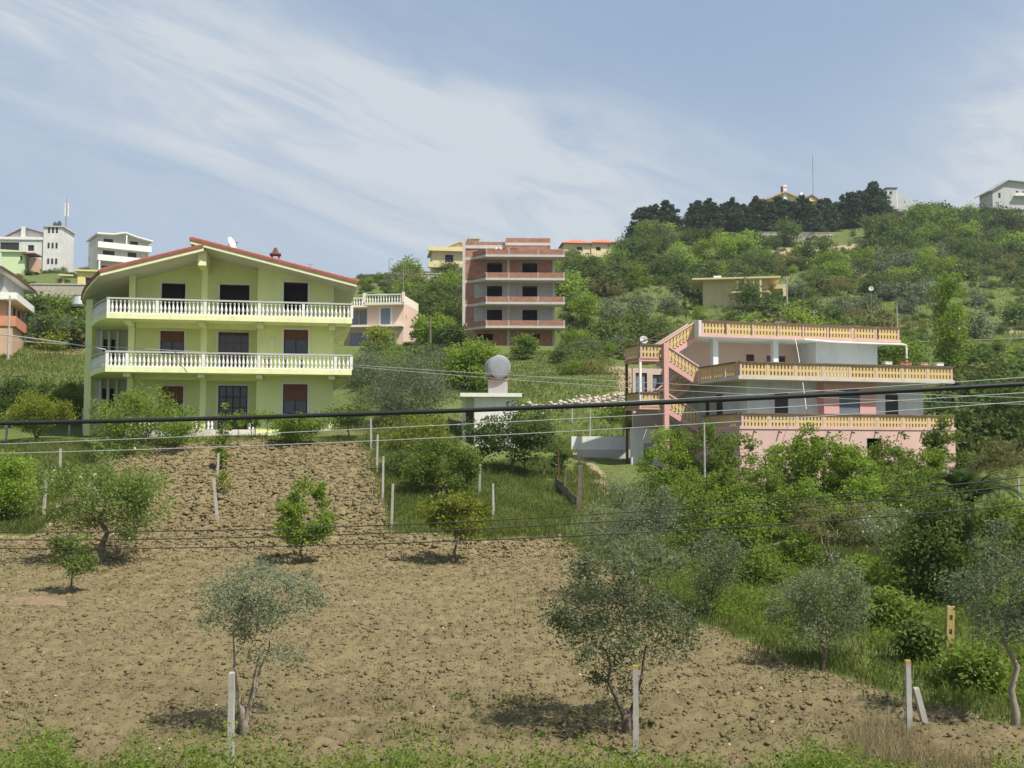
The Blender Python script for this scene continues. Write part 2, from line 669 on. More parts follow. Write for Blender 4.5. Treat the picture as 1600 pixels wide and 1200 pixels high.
leaf_mat('leaf_brown', (0.125, 0.12, 0.035), (0.2, 0.19, 0.065), (0.28, 0.265, 0.11), 0.48)
leaf_mat('leaf_scrub', (0.07, 0.10, 0.024), (0.135, 0.18, 0.045), (0.21, 0.25, 0.08), 0.48)
leaf_mat('grass_green', (0.085, 0.11, 0.024), (0.155, 0.19, 0.045), (0.25, 0.265, 0.09), 0.52)
leaf_mat('grass_dry', (0.25, 0.20, 0.10), (0.38, 0.31, 0.17), (0.5, 0.42, 0.26), 0.45)
leaf_mat('blossom', (0.6, 0.56, 0.52), (0.68, 0.64, 0.6), (0.74, 0.72, 0.68), 0.3)
# ---------------------------------------------------------------- terrain
NEAR = [(-50, -1.7), (0, -1.7), (3, -1.8), (10, -4.9), (15, -5.5), (19, -5.45), (43, -3.93)]


def prof(px, pts, end):
    out = list(NEAR)
    for d, py in pts:
        out.append((d, at(px, py, d).z))
    return out + end


END_L = [(260, 39.5), (500, 22), (1200, -10), (4000, -40)]
END_M = [(280, 36), (500, 18), (1200, -10), (4000, -40)]
END_R = [(400, 62), (600, 40), (1300, -10), (4000, -40)]
PROF = [
    (-600, prof(0, [(60, 690), (66, 672), (70, 640), (80, 590), (95, 548), (110, 520), (150, 460), (190, 438), (240, 426)], END_L)),
    (0, prof(0, [(60, 690), (66, 672), (70, 640), (80, 590), (95, 548), (110, 520), (150, 460), (190, 438), (240, 426)], END_L)),
    (180, prof(180, [(58.5, 686), (66, 680), (74, 660), (84, 600), (100, 550), (120, 515), (150, 470), (190, 440), (240, 428)], END_L)),
    (400, NEAR + [(58.2, 0.75), (60, 1.05), (78, 1.2), (90, 4), (110, 9), (150, 20), (200, 31), (235, 36)] + END_M),
    (600, prof(600, [(48, 790), (57, 705), (63, 668), (70, 645), (80, 612), (105, 570), (130, 546), (160, 490), (200, 440), (225, 433)], END_M)),
    (750, prof(750, [(50, 785), (60, 735), (68, 705), (75, 697), (80, 632), (105, 585), (128, 549), (160, 480), (200, 440), (230, 430)], END_M)),
    (900, prof(900, [(50, 800), (60, 755), (68, 722), (76, 690), (82, 640), (100, 590), (130, 542), (180, 455), (225, 410)], END_M)),
    (1000, prof(1000, [(50, 806), (60, 760), (66, 730), (76, 700), (83, 650), (100, 590), (130, 540), (200, 430), (260, 374), (278, 368)], [(330, 56), (600, 35), (1300, -10), (4000, -40)])),
    (1100, prof(1100, [(50, 812), (60, 760), (70, 745), (84, 700), (97, 620), (130, 540), (170, 490), (240, 400), (285, 362), (310, 356)], END_R)),
    (1250, prof(1250, [(50, 815), (60, 765), (72, 745), (88, 690), (100, 610), (130, 540), (170, 490), (240, 400), (280, 378), (292, 372), (296, 360), (325, 352)], END_R)),
    (1400, prof(1400, [(50, 815), (60, 765), (75, 735), (92, 640), (105, 590), (130, 545), (170, 490), (250, 392), (300, 346), (330, 334)], END_R)),
    (1600, prof(1600, [(50, 820), (60, 775), (75, 705), (90, 610), (110, 575), (150, 535), (180, 490), (260, 397), (300, 360), (330, 332)], END_R)),
    (2200, prof(1600, [(50, 820), (60, 775), (75, 705), (90, 610), (110, 575), (150, 535), (180, 490), (260, 397), (300, 360), (330, 332)], END_R)),
]
PU = np.array([(p[0] - 800) / FPX for p in PROF])
TAB_D = np.concatenate([np.arange(-50, 12, 2.0), np.arange(12, 100, 0.5), np.arange(100, 420, 2.0), np.arange(420, 4001, 40.0)])
TAB = np.array([np.interp(TAB_D, [q[0] for q in p[1]], [q[1] for q in p[1]]) for p in PROF])
# soften the kinks
for _ in range(6):
    T2 = TAB.copy()
    T2[:, 1:-1] = 0.25 * TAB[:, :-2] + 0.5 * TAB[:, 1:-1] + 0.25 * TAB[:, 2:]
    TAB = T2


def _pad(px, py, d, r, r2=None, dz=0.0):
    p = at(px, py, d)
    return (p.x, p.y, p.z + dz, r, r2 or r)


PADS = [_pad(805, 549, 136, 11, 9, -0.25), _pad(600, 551, 136, 9, 8), _pad(1160, 490, 174, 9, 8)]


def H(x, y):
    z = H0(x, y)
    for (cx, cy, cz, ra, rb) in PADS:
        q = np.hypot((x - cx) / ra, (y - cy) / rb)
        w = np.clip((1.6 - q) / 0.6, 0, 1)
        w = w * w * (3 - 2 * w)
        z = z * (1 - w) + cz * w
    return z


def H0(x, y):
    x = np.asarray(x, float)
    y = np.asarray(y, float)
    u = np.clip(x / np.maximum(y, 14.0), PU[0] + 1e-6, PU[-1] - 1e-6)
    j = np.clip(np.searchsorted(PU, u) - 1, 0, len(PU) - 2)
    f = (u - PU[j]) / (PU[j + 1] - PU[j])
    f = f * f * (3 - 2 * f) * 0.5 + f * 0.5
    k = np.clip(np.searchsorted(TAB_D, y) - 1, 0, len(TAB_D) - 2)
    g = np.clip((y - TAB_D[k]) / (TAB_D[k + 1] - TAB_D[k]), 0, 1)
    a = TAB[j, k] * (1 - g) + TAB[j, k + 1] * g
    b = TAB[j + 1, k] * (1 - g) + TAB[j + 1, k + 1] * g
    z = a * (1 - f) + b * f
    far = np.clip((y - 70) / 120, 0, 1)
    z = z + fbm(x * 0.06, y * 0.06, 4, 3) * far * 1.3 + fbm(x * 0.35, y * 0.35, 3, 9) * 0.10
    return z


_D = np.concatenate([np.arange(12, 90, 0.1), np.arange(90, 420, 0.5)])


def G(px, py):
    """the ground point seen at a picture point"""
    r = ray(px, py)
    x = r[0] / r[1] * _D
    z = r[2] / r[1] * _D
    below = np.nonzero(z <= H(x, _D))[0]
    i = below[0] if len(below) else len(_D) - 1
    return Vector((x[i], _D[i], float(H(x[i], _D[i]))))


def hz(x, y):
    return float(H(x, y))


def inpoly(x, y, poly):
    x = np.asarray(x)
    y = np.asarray(y)
    c = np.zeros(x.shape, bool)
    n = len(poly)
    for i in range(n):
        x0, y0 = poly[i]
        x1, y1 = poly[(i + 1) % n]
        if y0 == y1:
            continue
        k = ((y0 > y) != (y1 > y)) & (x < (x1 - x0) * (y - y0) / (y1 - y0) + x0)
        c ^= k
    return c


def segdist(x, y, line):
    d = np.full(np.shape(x), 1e9)
    for (x0, y0), (x1, y1) in zip(line[:-1], line[1:]):
        dx, dy = x1 - x0, y1 - y0
        t = np.clip(((x - x0) * dx + (y - y0) * dy) / (dx * dx + dy * dy + 1e-9), 0, 1)
        d = np.minimum(d, np.hypot(x - x0 - t * dx, y - y0 - t * dy))
    return d


def gl(pts):
    return [tuple(G(*p)[:2]) for p in pts]


FIELD = gl([(-420, 1240), (-420, 838), (55, 838), (110, 760), (150, 715), (250, 694), (400, 688), (578, 692), (600, 760), (618, 832), (760, 842), (880, 838),
            (960, 880), (1060, 950), (1250, 1032), (1420, 1085), (1600, 1135), (1900, 1200), (1500, 1240), (1100, 1240), (600, 1240), (200, 1240)])
ROAD = gl([(955, 575), (985, 582), (1000, 600), (990, 618), (965, 626), (930, 630)])
PATH = gl([(905, 708), (925, 735), (950, 765), (985, 800)])
SCAR = gl([(1235, 395), (1262, 388), (1300, 392), (1340, 384)])
SCAR2 = gl([(1215, 412), (1240, 404)])
BANK = gl([(75, 553), (130, 550)])
BANKR = gl([(1410, 510), (1500, 512), (1590, 520)])


def build_ground():
    def sp(a, b, n, k):
        t = np.linspace(-1, 1, n)
        return np.sinh(t * k) / np.sinh(k)
    xs = sp(0, 0, 330, 5.6) * 2600
    t = np.linspace(0, 1, 360)
    ys = -60 + (np.exp(t * 4.6) - 1) / (math.exp(4.6) - 1) * 4000
    ys = np.unique(np.concatenate([np.linspace(-60, 10, 10), 10 + np.linspace(0, 1, 180) ** 1.0 * 95, 105 + np.linspace(0, 1, 150)[1:] ** 1.15 * 270, 375 + np.linspace(0, 1, 50)[1:] ** 2 * 3500]))
    X, Y = np.meshgrid(xs, ys)
    Z = H(X, Y)
    inside = inpoly(X, Y, FIELD)
    Z = Z - np.where(inside, 0.05, 0)
    ny, nx = X.shape
    v = np.stack([X.ravel(), Y.ravel(), Z.ravel()], 1)
    i = np.arange(ny * nx).reshape(ny, nx)
    f = np.stack([i[:-1, :-1].ravel(), i[:-1, 1:].ravel(), i[1:, 1:].ravel(), i[1:, :-1].ravel()], 1)
    bare = np.zeros(X.shape)
    for ln, w in ((ROAD, 1.7), (PATH, 0.35), (SCAR, 4.0), (SCAR2, 3.0), (BANK, 1.2), (BANKR, 1.2)):
        bare = np.maximum(bare, np.clip(1.5 - segdist(X, Y, ln) / w, 0, 1))
    bare = np.maximum(bare, inside * 0.6)
    me = np_mesh('ground', v, f, M['ground'], {'bare': bare.ravel()}, smooth=True)
    tag(link_mesh('ground', me), kind='structure')


build_ground()


def build_field():
    P = np.array(FIELD)
    x0, x1 = max(P[:, 0].min(), -26), min(P[:, 0].max(), 16)
    y0_ = 0
    y0, y1 = max(16.2, P[:, 1].min()), P[:, 1].max()
    xs = np.arange(x0, x1, 0.09)
    ys = [y0]
    while ys[-1] < y1:
        ys.append(ys[-1] + max(0.07, ys[-1] * 0.0035))
    ys = np.array(ys)
    X, Y = np.meshgrid(xs, ys)
    ins = inpoly(X, Y, FIELD)
    steep = np.clip((Y - 41) / 4, 0, 1)
    c1 = np.abs(fbm(X * 1.9, Y * 1.9, 3, 21))
    c2 = fbm(X * 5.0, Y * 5.0, 3, 5)
    c3 = fbm(X * 0.5, Y * 0.9, 3, 8)
    row = np.sin((Y + 0.25 * X + c3 * 0.8) * 6.5) * 0.5
    amp = 0.13 + 0.10 * steep
    c4 = fbm(X * 9.0, Y * 7.0, 2, 15)
    D = amp * (c1 * 1.1 - 0.25) + 0.085 * (1 + 0.7 * steep) * c2 + 0.055 * c4 + 0.05 * row + 0.05 * c3
    edge = segdist(X, Y, FIELD + FIELD[:1])
    lift = np.clip(edge / 0.5, 0, 1)
    Z = H(X, Y) + (0.05 + D) * lift - 0.14 * (1 - lift)
    ny, nx = X.shape
    i = np.arange(ny * nx).reshape(ny, nx)
    ok = (ins[:-1, :-1] & ins[:-1, 1:] & ins[1:, 1:] & ins[1:, :-1]).ravel()
    f = np.stack([i[:-1, :-1].ravel(), i[:-1, 1:].ravel(), i[1:, 1:].ravel(), i[1:, :-1].ravel()], 1)[ok]
    used = np.unique(f)
    mp = np.full(ny * nx, -1)
    mp[used] = np.arange(len(used))
    v = np.stack([X.ravel(), Y.ravel(), Z.ravel()], 1)[used]
    me = np_mesh('ploughed_field', v, mp[f], M['soil'], smooth=False)
    tag(link_mesh('ploughed_field', me), kind='structure')
    return X[ins], Y[ins], Z[ins]


ICO_V = None


def ico():
    p = (1 + 5 ** 0.5) / 2
    v = np.array([(-1, p, 0), (1, p, 0), (-1, -p, 0), (1, -p, 0), (0, -1, p), (0, 1, p), (0, -1, -p), (0, 1, -p), (p, 0, -1), (p, 0, 1), (-p, 0, -1), (-p, 0, 1)], float)
    v /= np.linalg.norm(v[0])
    f = np.array([(0, 11, 5), (0, 5, 1), (0, 1, 7), (0, 7, 10), (0, 10, 11), (1, 5, 9), (5, 11, 4), (11, 10, 2), (10, 7, 6), (7, 1, 8), (3, 9, 4), (3, 4, 2), (3, 2, 6), (3, 6, 8), (3, 8, 9), (4, 9, 5), (2, 4, 11), (6, 2, 10), (8, 6, 7), (9, 8, 1)])
    return v, f


def lumps(name, P, S, mat, rng, flat=0.65, jit=0.35, octa=False):
    v, f = ico()
    if octa:
        v = np.array([(1, 0, 0.2), (0, 1, -0.2), (-1, 0, 0.2), (0, -1, -0.2), (0.1, 0, 1), (0, 0.1, -1)], float)
        f = np.array([(0, 1, 4), (1, 2, 4), (2, 3, 4), (3, 0, 4), (1, 0, 5), (2, 1, 5), (3, 2, 5), (0, 3, 5)])
    nv = len(v)
    n = len(P)
    V = v[None] * (1 + jit * (rng.random((n, nv, 1)) * 2 - 1))
    an = rng.random(n) * 6.283
    c, s = np.cos(an)[:, None], np.sin(an)[:, None]
    sx = (0.75 + 0.6 * rng.random(n))[:, None]
    x = V[..., 0] * sx
    y = V[..., 1]
    W = np.stack([x * c - y * s, x * s + y * c, V[..., 2] * flat], -1) * np.asarray(S)[:, None, None] + np.asarray(P)[:, None, :]
    Fc = (f[None] + (np.arange(n) * nv)[:, None, None]).reshape(-1, 3)
    return np_mesh(name, W.reshape(-1, 3), Fc, mat)


def build_clods():
    X, Y, Z = build_field()
    rng = np.random.default_rng(4)
    steep = np.clip((Y - 40) / 4, 0, 1)
    pr = (0.5 + 0.6 * steep + 0.3 * (fbm(X * 0.4, Y * 0.4, 3, 31) > 0.1)) * np.clip(Y / 40, 0.4, 1)
    pr = pr / pr.sum()
    k = rng.choice(len(X), 48000, replace=False, p=pr)
    st = steep[k]
    S = (0.02 + 0.06 * rng.random(len(k)) ** 2.6) * (1 + 0.9 * st)
    P = np.stack([X[k], Y[k], Z[k] + S * 0.1], 1)
    tag(link_mesh('soil_clods', lumps('soil_clods', P, S, M['soil'], rng, 0.7, 0.45, True)), 'loose brown clods of earth scattered over the ploughed field', 'soil', kind='stuff')
    k = rng.choice(len(X), 260, replace=False)
    S = 0.012 + 0.03 * rng.random(len(k)) ** 2
    P = np.stack([X[k], Y[k], Z[k] + 0.01], 1)
    tag(link_mesh('field_stones', lumps('field_stones', P, S, M['stone_white'], rng)), 'small pale stones lying among the clods of the field', 'stones', kind='stuff')


build_clods()
# reddish heap of earth at the left
g = G(55, 945)
rng_ = np.random.default_rng(2)
mb = MB()
n_, rr_ = 26, 8
for j in range(rr_ + 1):
    t_r = j / rr_
    for i in range(n_):
        a = 6.2832 * i / n_
        rad = 0.75 * t_r * (1 + 0.18 * math.sin(2 * a + 1) + 0.1 * rng_.random())
        x, y = g.x + rad * 1.25 * math.cos(a), g.y + rad * math.sin(a)
        mb.v.append((x, y, hz(x, y) + 0.24 * (1 - t_r ** 1.6) - 0.06 * t_r + 0.05 * rng_.random()))
for j in range(rr_):
    for i in range(n_):
        i2 = (i + 1) % n_
        mb.f.append((j * n_ + i, (j + 1) * n_ + i, (j + 1) * n_ + i2, j * n_ + i2))
tag(mb.build('earth_heap', M['mound_red']), 'low reddish heap of earth at the left of the ploughed field', 'earth heap')
# ---------------------------------------------------------------- building helpers
def window(parent, x0, x1, z0, z1, y, trim='white_paint', tw=0.12, pane='glass', shutter=None, sh_frac=0.5, mull=1, depth=0.16, rows=0, frame='wood_dark', name='window'):
    """window set in an opening of a wall whose face is at y (facing -y)"""
    s = MB()
    if trim:
        p = 0.03
        s.box(x0 - tw, x0, y - p, y + depth, z0 - tw, z1 + tw).box(x1, x1 + tw, y - p, y + depth, z0 - tw, z1 + tw)
        s.box(x0, x1, y - p, y + depth, z1, z1 + tw).box(x0, x1, y - p - 0.02, y + depth, z0 - tw, z0)
        w = s.build(name, M[trim], parent)
    else:
        f = 0.05
        s.box(x0, x0 + f, y + 0.05, y + depth, z0, z1).box(x1 - f, x1, y + 0.05, y + depth, z0, z1)
        s.box(x0 + f, x1 - f, y + 0.05, y + depth, z1 - f, z1).box(x0 + f, x1 - f, y + 0.05, y + depth, z0, z0 + f)
        w = s.build(name, M[frame], parent)
    if pane:
        MB().box(x0 + 0.01, x1 - 0.01, y + depth - 0.03, y + depth - 0.01, z0 + 0.01, z1 - 0.01).build('pane', M[pane], w)
        g = MB()
        for k in range(mull + 2):
            xx = x0 + 0.03 + (x1 - x0 - 0.06) * k / (mull + 1)
            g.box(xx - 0.035, xx + 0.035, y + depth - 0.08, y + depth - 0.035, z0 + 0.01, z1 - 0.01)
        for k in range(rows + 2):
            zz = z0 + 0.035 + (z1 - z0 - 0.07) * k / (rows + 1)
            g.box(x0 + 0.07, x1 - 0.07, y + depth - 0.075, y + depth - 0.04, zz - 0.03, zz + 0.03)
        g.build('sash', M[frame], w)
    if shutter:
        q = MB()
        zb = z1 - (z1 - z0) * sh_frac
        k = max(3, int((z1 - zb) / 0.07))
        for i in range(k):
            a = zb + (z1 - zb) * i / k
            b = zb + (z1 - zb) * (i + 1) / k
            q.quad((x0 + 0.02, y + 0.035, a), (x1 - 0.02, y + 0.035, a), (x1 - 0.02, y + 0.06, b), (x0 + 0.02, y + 0.06, b))
        q.build('shutter', M[shutter], w)
    return w


BAL_PROF = [(0.075, 0), (0.075, 0.05), (0.045, 0.07), (0.05, 0.13), (0.08, 0.24), (0.07, 0.33), (0.04, 0.46), (0.036, 0.56), (0.05, 0.6), (0.07, 0.62), (0.07, 0.66)]


def turned(mat, h=0.66, k=1.0, sides=8):
    return MB().lathe([(r * k, z * h / 0.66) for r, z in BAL_PROF], sides=sides).mesh('baluster', mat, smooth=True)


def run_pieces(me, name, parent, p0, p1, z, step, skip=(), align=False, z1=None):
    """copies of one piece set in a row"""
    p0, p1 = Vector(p0), Vector(p1)
    L = (p1 - p0).length
    n = max(1, int(round(L / step)))
    an = math.atan2(p1.y - p0.y, p1.x - p0.x) if align else 0
    for i in range(n):
        t = (i + 0.5) / n
        if any(a < t * L < b for a, b in skip):
            continue
        q = p0.lerp(p1, t)
        o = link_mesh(name, me, parent)
        o.location = (q.x, q.y, z if z1 is None else z + (z1 - z) * t)
        o.rotation_euler = (0, 0, an)


def rail(mb, p0, p1, z0, z1, w, z0b=None, z1b=None):
    """a bar between two plan points, optionally sloping"""
    p0, p1 = Vector((*p0, 0)), Vector((*p1, 0))
    t = (p1 - p0).normalized()
    n = Vector((-t.y, t.x, 0)) * w / 2
    a0, a1 = z0, z1
    b0, b1 = (z0 if z0b is None else z0b), (z1 if z1b is None else z1b)
    b = len(mb.v)
    for p, lo, hi in ((p0, a0, a1), (p1, b0, b1)):
        for q in (p - n, p + n):
            mb.v += [(q.x, q.y, lo), (q.x, q.y, hi)]
    for q in ((0, 4, 5, 1), (2, 3, 7, 6), (1, 5, 7, 3), (0, 2, 6, 4), (0, 1, 3, 2), (4, 6, 7, 5)):
        mb.f.append(tuple(b + i for i in q))


def dish(name, label, pos, face, dia, mast=0.6, mat='dish_white'):
    """satellite dish on a short mast; face = direction it looks"""
    t = thing(name, label, 'satellite dish', pos)
    f = Vector(face).normalized()
    MB().tube([(0, 0, -0.05), (0, 0, mast)], 0.03).build('mast', M['metal_grey'], t)
    a = f.cross(Vector((0, 0, 1))).normalized()
    b = a.cross(f)
    c = Vector((0, 0, mast)) + f * 0.12
    mb = MB()
    n, k = 20, 4
    for j in range(k + 1):
        r = dia / 2 * j / k
        for i in range(n):
            an = 6.28319 * i / n
            q = c + (a * math.cos(an) + b * math.sin(an)) * r + f * (0.16 * dia * (r / (dia / 2)) ** 2)
            mb.v.append(tuple(q))
    for j in range(k):
        for i in range(n):
            i2 = (i + 1) % n
            mb.f.append((j * n + i, j * n + i2, (j + 1) * n + i2, (j + 1) * n + i))
    r_ = mb.build('reflector', M[mat], t, smooth=True)
    so = r_.modifiers.new('thick', 'SOLIDIFY')
    so.thickness = 0.02
    e = c + f * dia * 0.55 - b * dia * 0.1
    MB().tube([c - b * dia * 0.48 + f * 0.15 * dia, e], 0.015).tube([e - f * 0.08, e + f * 0.04], 0.04).build('feed_arm', M['metal_grey'], t)
    return t


# ---------------------------------------------------------------- green house
def green_house():
    O = at(165, 549, 60)
    h = thing('green_house', 'lime green three-storey house with white balustrades and red tiled roof above the field', 'house', (O.x, O.y, 1.1), R(11))
    W, T = M['lime_wall'], M['lime_trim']

    def zr(x):
        return 11.0 - 0.234 * (x - 4.45)

    def zl(x):
        return 10.62 - 0.292 * (5.17 - x)
    # walls
    wr = MB()
    for z0, z1, holes, top in ((-1.2, 3.3, [(9.62, 11.02, 1.25, 3.0)], None), (3.3, 6.4, [(9.62, 11.02, 4.77, 6.2)], None),
                               (6.4, 8.5, [(9.58, 10.97, 7.35, 8.5)], None)):
        wr.wall(8.1, 12.5, z0, z1, 1.6, 0.25, holes)
    wr.wall(8.1, 12.5, 8.5, 9.8, 1.6, 0.25, [(9.58, 10.97, 8.5, 9.0)], top=lambda a: zr(a) - 0.3)
    wr.wall(1.85, 11.5, -1.2, 8.6, 12.25, 0.25, [], axis='y')
    wr.wall(1.85, 3.2, -1.2, 9.6, 8.1, 0.25, [], axis='y')
    wr.build('front_wall', W, h)
    wl = MB()
    for z0, z1, holes in ((-1.2, 3.3, [(2.5, 3.85, 1.2, 2.9), (5.85, 7.53, 0.35, 2.96)]), (3.3, 6.4, [(2.5, 3.85, 4.75, 6.15), (5.8, 7.56, 3.75, 6.15)]),
                          (6.4, 8.5, [(2.51, 3.86, 7.3, 8.5), (5.83, 7.55, 6.75, 8.5)])):
        wl.wall(1.1, 8.1, z0, z1, 3.2, 0.25, holes)
    wl.wall(1.1, 5.17, 8.5, 9.0 + 0.4, 3.2, 0.25, [(2.51, 3.86, 8.5, 8.98)], top=lambda a: zl(a) - 0.3)
    wl.wall(5.17, 8.1, 8.5, 9.9, 3.2, 0.25, [(5.83, 7.55, 8.5, 9.0)], top=lambda a: zr(a) - 0.3)
    wl.wall(3.45, 11.5, -1.2, 8.7, 1.1, 0.25, [], axis='y')
    wl.build('recessed_wall', W, h)
    MB().wall(1.1, 12.5, -1.2, 8.5, 11.5, 0.25).build('back_wall', W, h)
    pw = MB()
    pw.wall(-1.9, 1.1, -1.2, 8.2, 6.2, 0.2, [(-1.2, -0.95, 1.0, 2.9), (-0.75, -0.5, 1.0, 2.9), (-1.2, -0.95, 4.4, 5.9), (-0.75, -0.5, 4.4, 5.9)])
    pw.build('porch_wall', M['grey_plaster'], h)
    for z0, z1 in ((0.35, 3.45), (3.75, 6.4)):
        for x in (-1.35, -0.9, -0.4):
            MB().box(x, x + 0.13, 6.05, 6.19, z0, z1).build('pilaster', M['white_paint'], h)
    # columns
    for x, y, zt in ((0.95, 1.45, zl(1.1) - 0.3), (4.95, 1.45, zl(4.95) - 0.3)):
        c = MB().box(x, x + 0.33, y, y + 0.33, -1.0, zt).build('column', W, h)
    c = MB().box(4.85, 5.3, -0.1, 3.2, 9.55, zr(5.3) - 0.33).build('ridge_beam', T, h)
    MB().prism([(-1.95, 4.7), (-1.55, 4.55), (-1.4, 5.0), (-1.85, 5.15)], -1.2, 8.1).build('column', W, h)
    # balconies
    bal = turned(M['white_paint'])
    plan = [(0, 0), (13.5, 0), (13.5, 8), (-1.75, 8), (-1.75, 5.05), (-1.35, 3.6), (-0.75, 1.7)]
    side = [(0, 0), (-0.75, 1.7), (-1.35, 3.6), (-1.75, 5.0)]
    for zb, posts in ((3.47, [0.0, 1.05, 5.15, 8.2, 12.5, 13.4]), (6.45, [0.0, 2.6, 5.19, 8.18, 10.65, 13.4])):
        b = MB().prism(plan, zb, zb + 0.29).build('balcony', T, h)
        ft = zb + 0.29
        for x in posts:
            MB().box(x, x + 0.16, 0.03, 0.19, ft, ft + 0.80).build('post', M['white_paint'], b)
        MB().box(13.31, 13.47, 7.0, 7.16, ft, ft + 0.80).build('post', M['white_paint'], b)
        q = MB()
        rail(q, (-0.02, 0.11), (13.5, 0.11), ft + 0.8, ft + 0.89, 0.2)
        rail(q, (13.4, 0.22), (13.4, 7.1), ft + 0.8, ft + 0.885, 0.19)
        for s0, s1 in zip(side[:-1], side[1:]):
            rail(q, (s0[0] + 0.1, s0[1] + 0.12), (s1[0] + 0.1, s1[1] + 0.12), ft + 0.79, ft + 0.875, 0.19)
        q.build('handrail', M['grey_plaster'], b)
        for i in range(len(posts) - 1):
            run_pieces(bal, 'baluster', b, (posts[i] + 0.17, 0.11, 0), (posts[i + 1] - 0.01, 0.11, 0), ft + 0.06, 0.225)
        for s0, s1 in zip(side[:-1], side[1:]):
            run_pieces(bal, 'baluster', b, (s0[0] + 0.1, s0[1] + 0.2, 0), (s1[0] + 0.1, s1[1] + 0.12, 0), ft + 0.06, 0.24)
        run_pieces(bal, 'baluster', b, (13.4, 0.25, 0), (13.4, 7.0, 0), ft + 0.06, 0.26)
        kb = MB()
        rail(kb, (0.02, 0.11), (13.48, 0.11), ft, ft + 0.06, 0.14)
        kb.build('plinth', M['white_paint'], b)
        for x in (0.92, 4.92, 8.12, 12.2):
            MB().box(x, x + 0.36, 0.18, 1.58, zb - 0.24, zb - 0.002).build('console', T, h)
        for y in (1.9, 3.6, 5.3, 7.0):
            MB().extrude_xz([(12.51, zb - 0.62), (12.51, zb - 0.003), (13.42, zb - 0.003), (13.42, zb - 0.2), (13.1, zb - 0.3)], y, y + 0.3).build('console', T, h)
        MB().box(1.35, 8.09, 1.5, 1.75, zb - 0.3, zb - 0.004).build('beam', W, h)
    # ground porch
    MB().box(0.9, 8.05, 1.3, 3.19, -1.2, 0.33).build('porch_floor', M['concrete_light'], h)
    MB().box(5.6, 7.9, 0.7, 1.29, -1.2, 0.16).box(5.6, 7.9, 0.1, 0.69, -1.2, 0.0).build('step', M['concrete_light'], h)
    MB().box(12.5, 12.56, 1.55, 11, -1.2, 0.2).box(8.35, 12.56, 1.54, 1.59, -1.2, 0.2).build('wall_base', T, h)
    for a, b_ in ((1.35, 4.9), (5.35, 5.75), (7.65, 8.05)):
        q = MB()
        rail(q, (a, 1.42), (b_, 1.42), 1.0, 1.08, 0.16)
        g_ = q.build('porch_rail', M['white_paint'], h)
        run_pieces(bal, 'baluster', g_, (a, 1.42, 0), (b_, 1.42, 0), 0.345, 0.23)
    # openings
    window(h, 9.62, 11.02, 1.25, 3.0, 1.6, shutter='shutter_brown', sh_frac=0.55)
    window(h, 9.62, 11.02, 4.77, 6.2, 1.6, shutter='shutter_brown', sh_frac=0.4)
    window(h, 9.58, 10.97, 7.35, 9.0, 1.6, pane=None)
    window(h, 2.5, 3.85, 1.2, 2.9, 3.2, shutter='shutter_brown', sh_frac=0.6)
    window(h, 2.5, 3.85, 4.75, 6.15, 3.2, shutter='shutter_brown', sh_frac=0.45)
    window(h, 2.51, 3.86, 7.3, 8.98, 3.2, pane=None)
    window(h, 5.85, 7.53, 0.36, 2.96, 3.2, mull=3, rows=3, name='door')
    window(h, 5.8, 7.56, 3.76, 6.15, 3.2, mull=3, rows=3, frame='shutter_brown', name='door')
    window(h, 5.83, 7.55, 6.76, 9.0, 3.2, pane=None, name='door')
    MB().box(1.4, 8.0, 4.0, 4.1, 0.0, 9.1).box(8.4, 12.2, 2.6, 2.7, 0.0, 8.7).box(9.4, 11.2, 2.5, 2.58, 6.5, 9.05).box(-1.85, 1.0, 6.5, 6.6, 0.0, 8.0).build('shade_backing', M['room_shade'], h)  # near-black sheets close behind the openings paint the rooms' shade
    lm = MB()
    lm.v, lm.f = [], []
    lm.tube([(8.95, 1.55, 5.42), (8.95, 1.60, 5.42)], 0.17, 14)
    lm.build('wall_lamp', M['white_paint'], h, smooth=False)
    # roof: right plane overlaps the left one at the ridge
    RP = [(4.45, -0.45), (13.75, -0.45), (13.75, 12.3), (4.45, 12.3)]
    LP = [(-0.3, -0.45), (5.17, -0.45), (5.17, 12.3), (-2.5, 12.3), (-2.5, 6.3), (-2.2, 4.9), (-1.7, 3.1), (-1.0, 1.2)]
    MB().prism(RP, lambda x, y: zr(x) - 0.30, lambda x, y: zr(x) - 0.28).prism(LP, lambda x, y: zl(x) - 0.30, lambda x, y: zl(x) - 0.28).build('soffit', M['soffit'], h)
    rf = MB().prism([(x + (0.02 if x < 5 else -0.02), y) for x, y in RP], lambda x, y: zr(x) - 0.277, lambda x, y: zr(x) - 0.10).prism(
        LP, lambda x, y: zl(x) - 0.277, lambda x, y: zl(x) - 0.10).build('roof', T, h)

    def grow(P, e, xr=None):
        cx = sum(p[0] for p in P) / len(P)
        cy = sum(p[1] for p in P) / len(P)
        return [(x + (e if x > cx else -e), y + (e if y > cy else -e)) for x, y in P]
    tl = MB()
    tl.prism(grow(RP, 0.05), lambda x, y: zr(x) - 0.098, lambda x, y: zr(x) + 0.06)
    LG = [(x - 0.06 if x < 5 else x - 0.01, y - 0.05 if y < 12 else y + 0.05) for x, y in LP]
    tl.prism(LG, lambda x, y: zl(x) - 0.098, lambda x, y: zl(x) + 0.06)
    tl.build('roof_tiles', M['roof_red'], rf)
    # rows of cover tiles along the visible slope edges
    tile = MB()
    tile.tube([(0, 0, 0), (0.38, 0, 0)], [0.085, 0.07], 8)
    tme = tile.mesh('roof_tile', M['roof_red'], smooth=False)
    for i in range(25):
        x = 4.5 + i * 0.375
        o = link_mesh('roof_tile', tme, rf)
        o.location = (x, -0.40, zr(x) + 0.055)
        o.rotation_euler = (0, math.atan(0.234), 0)
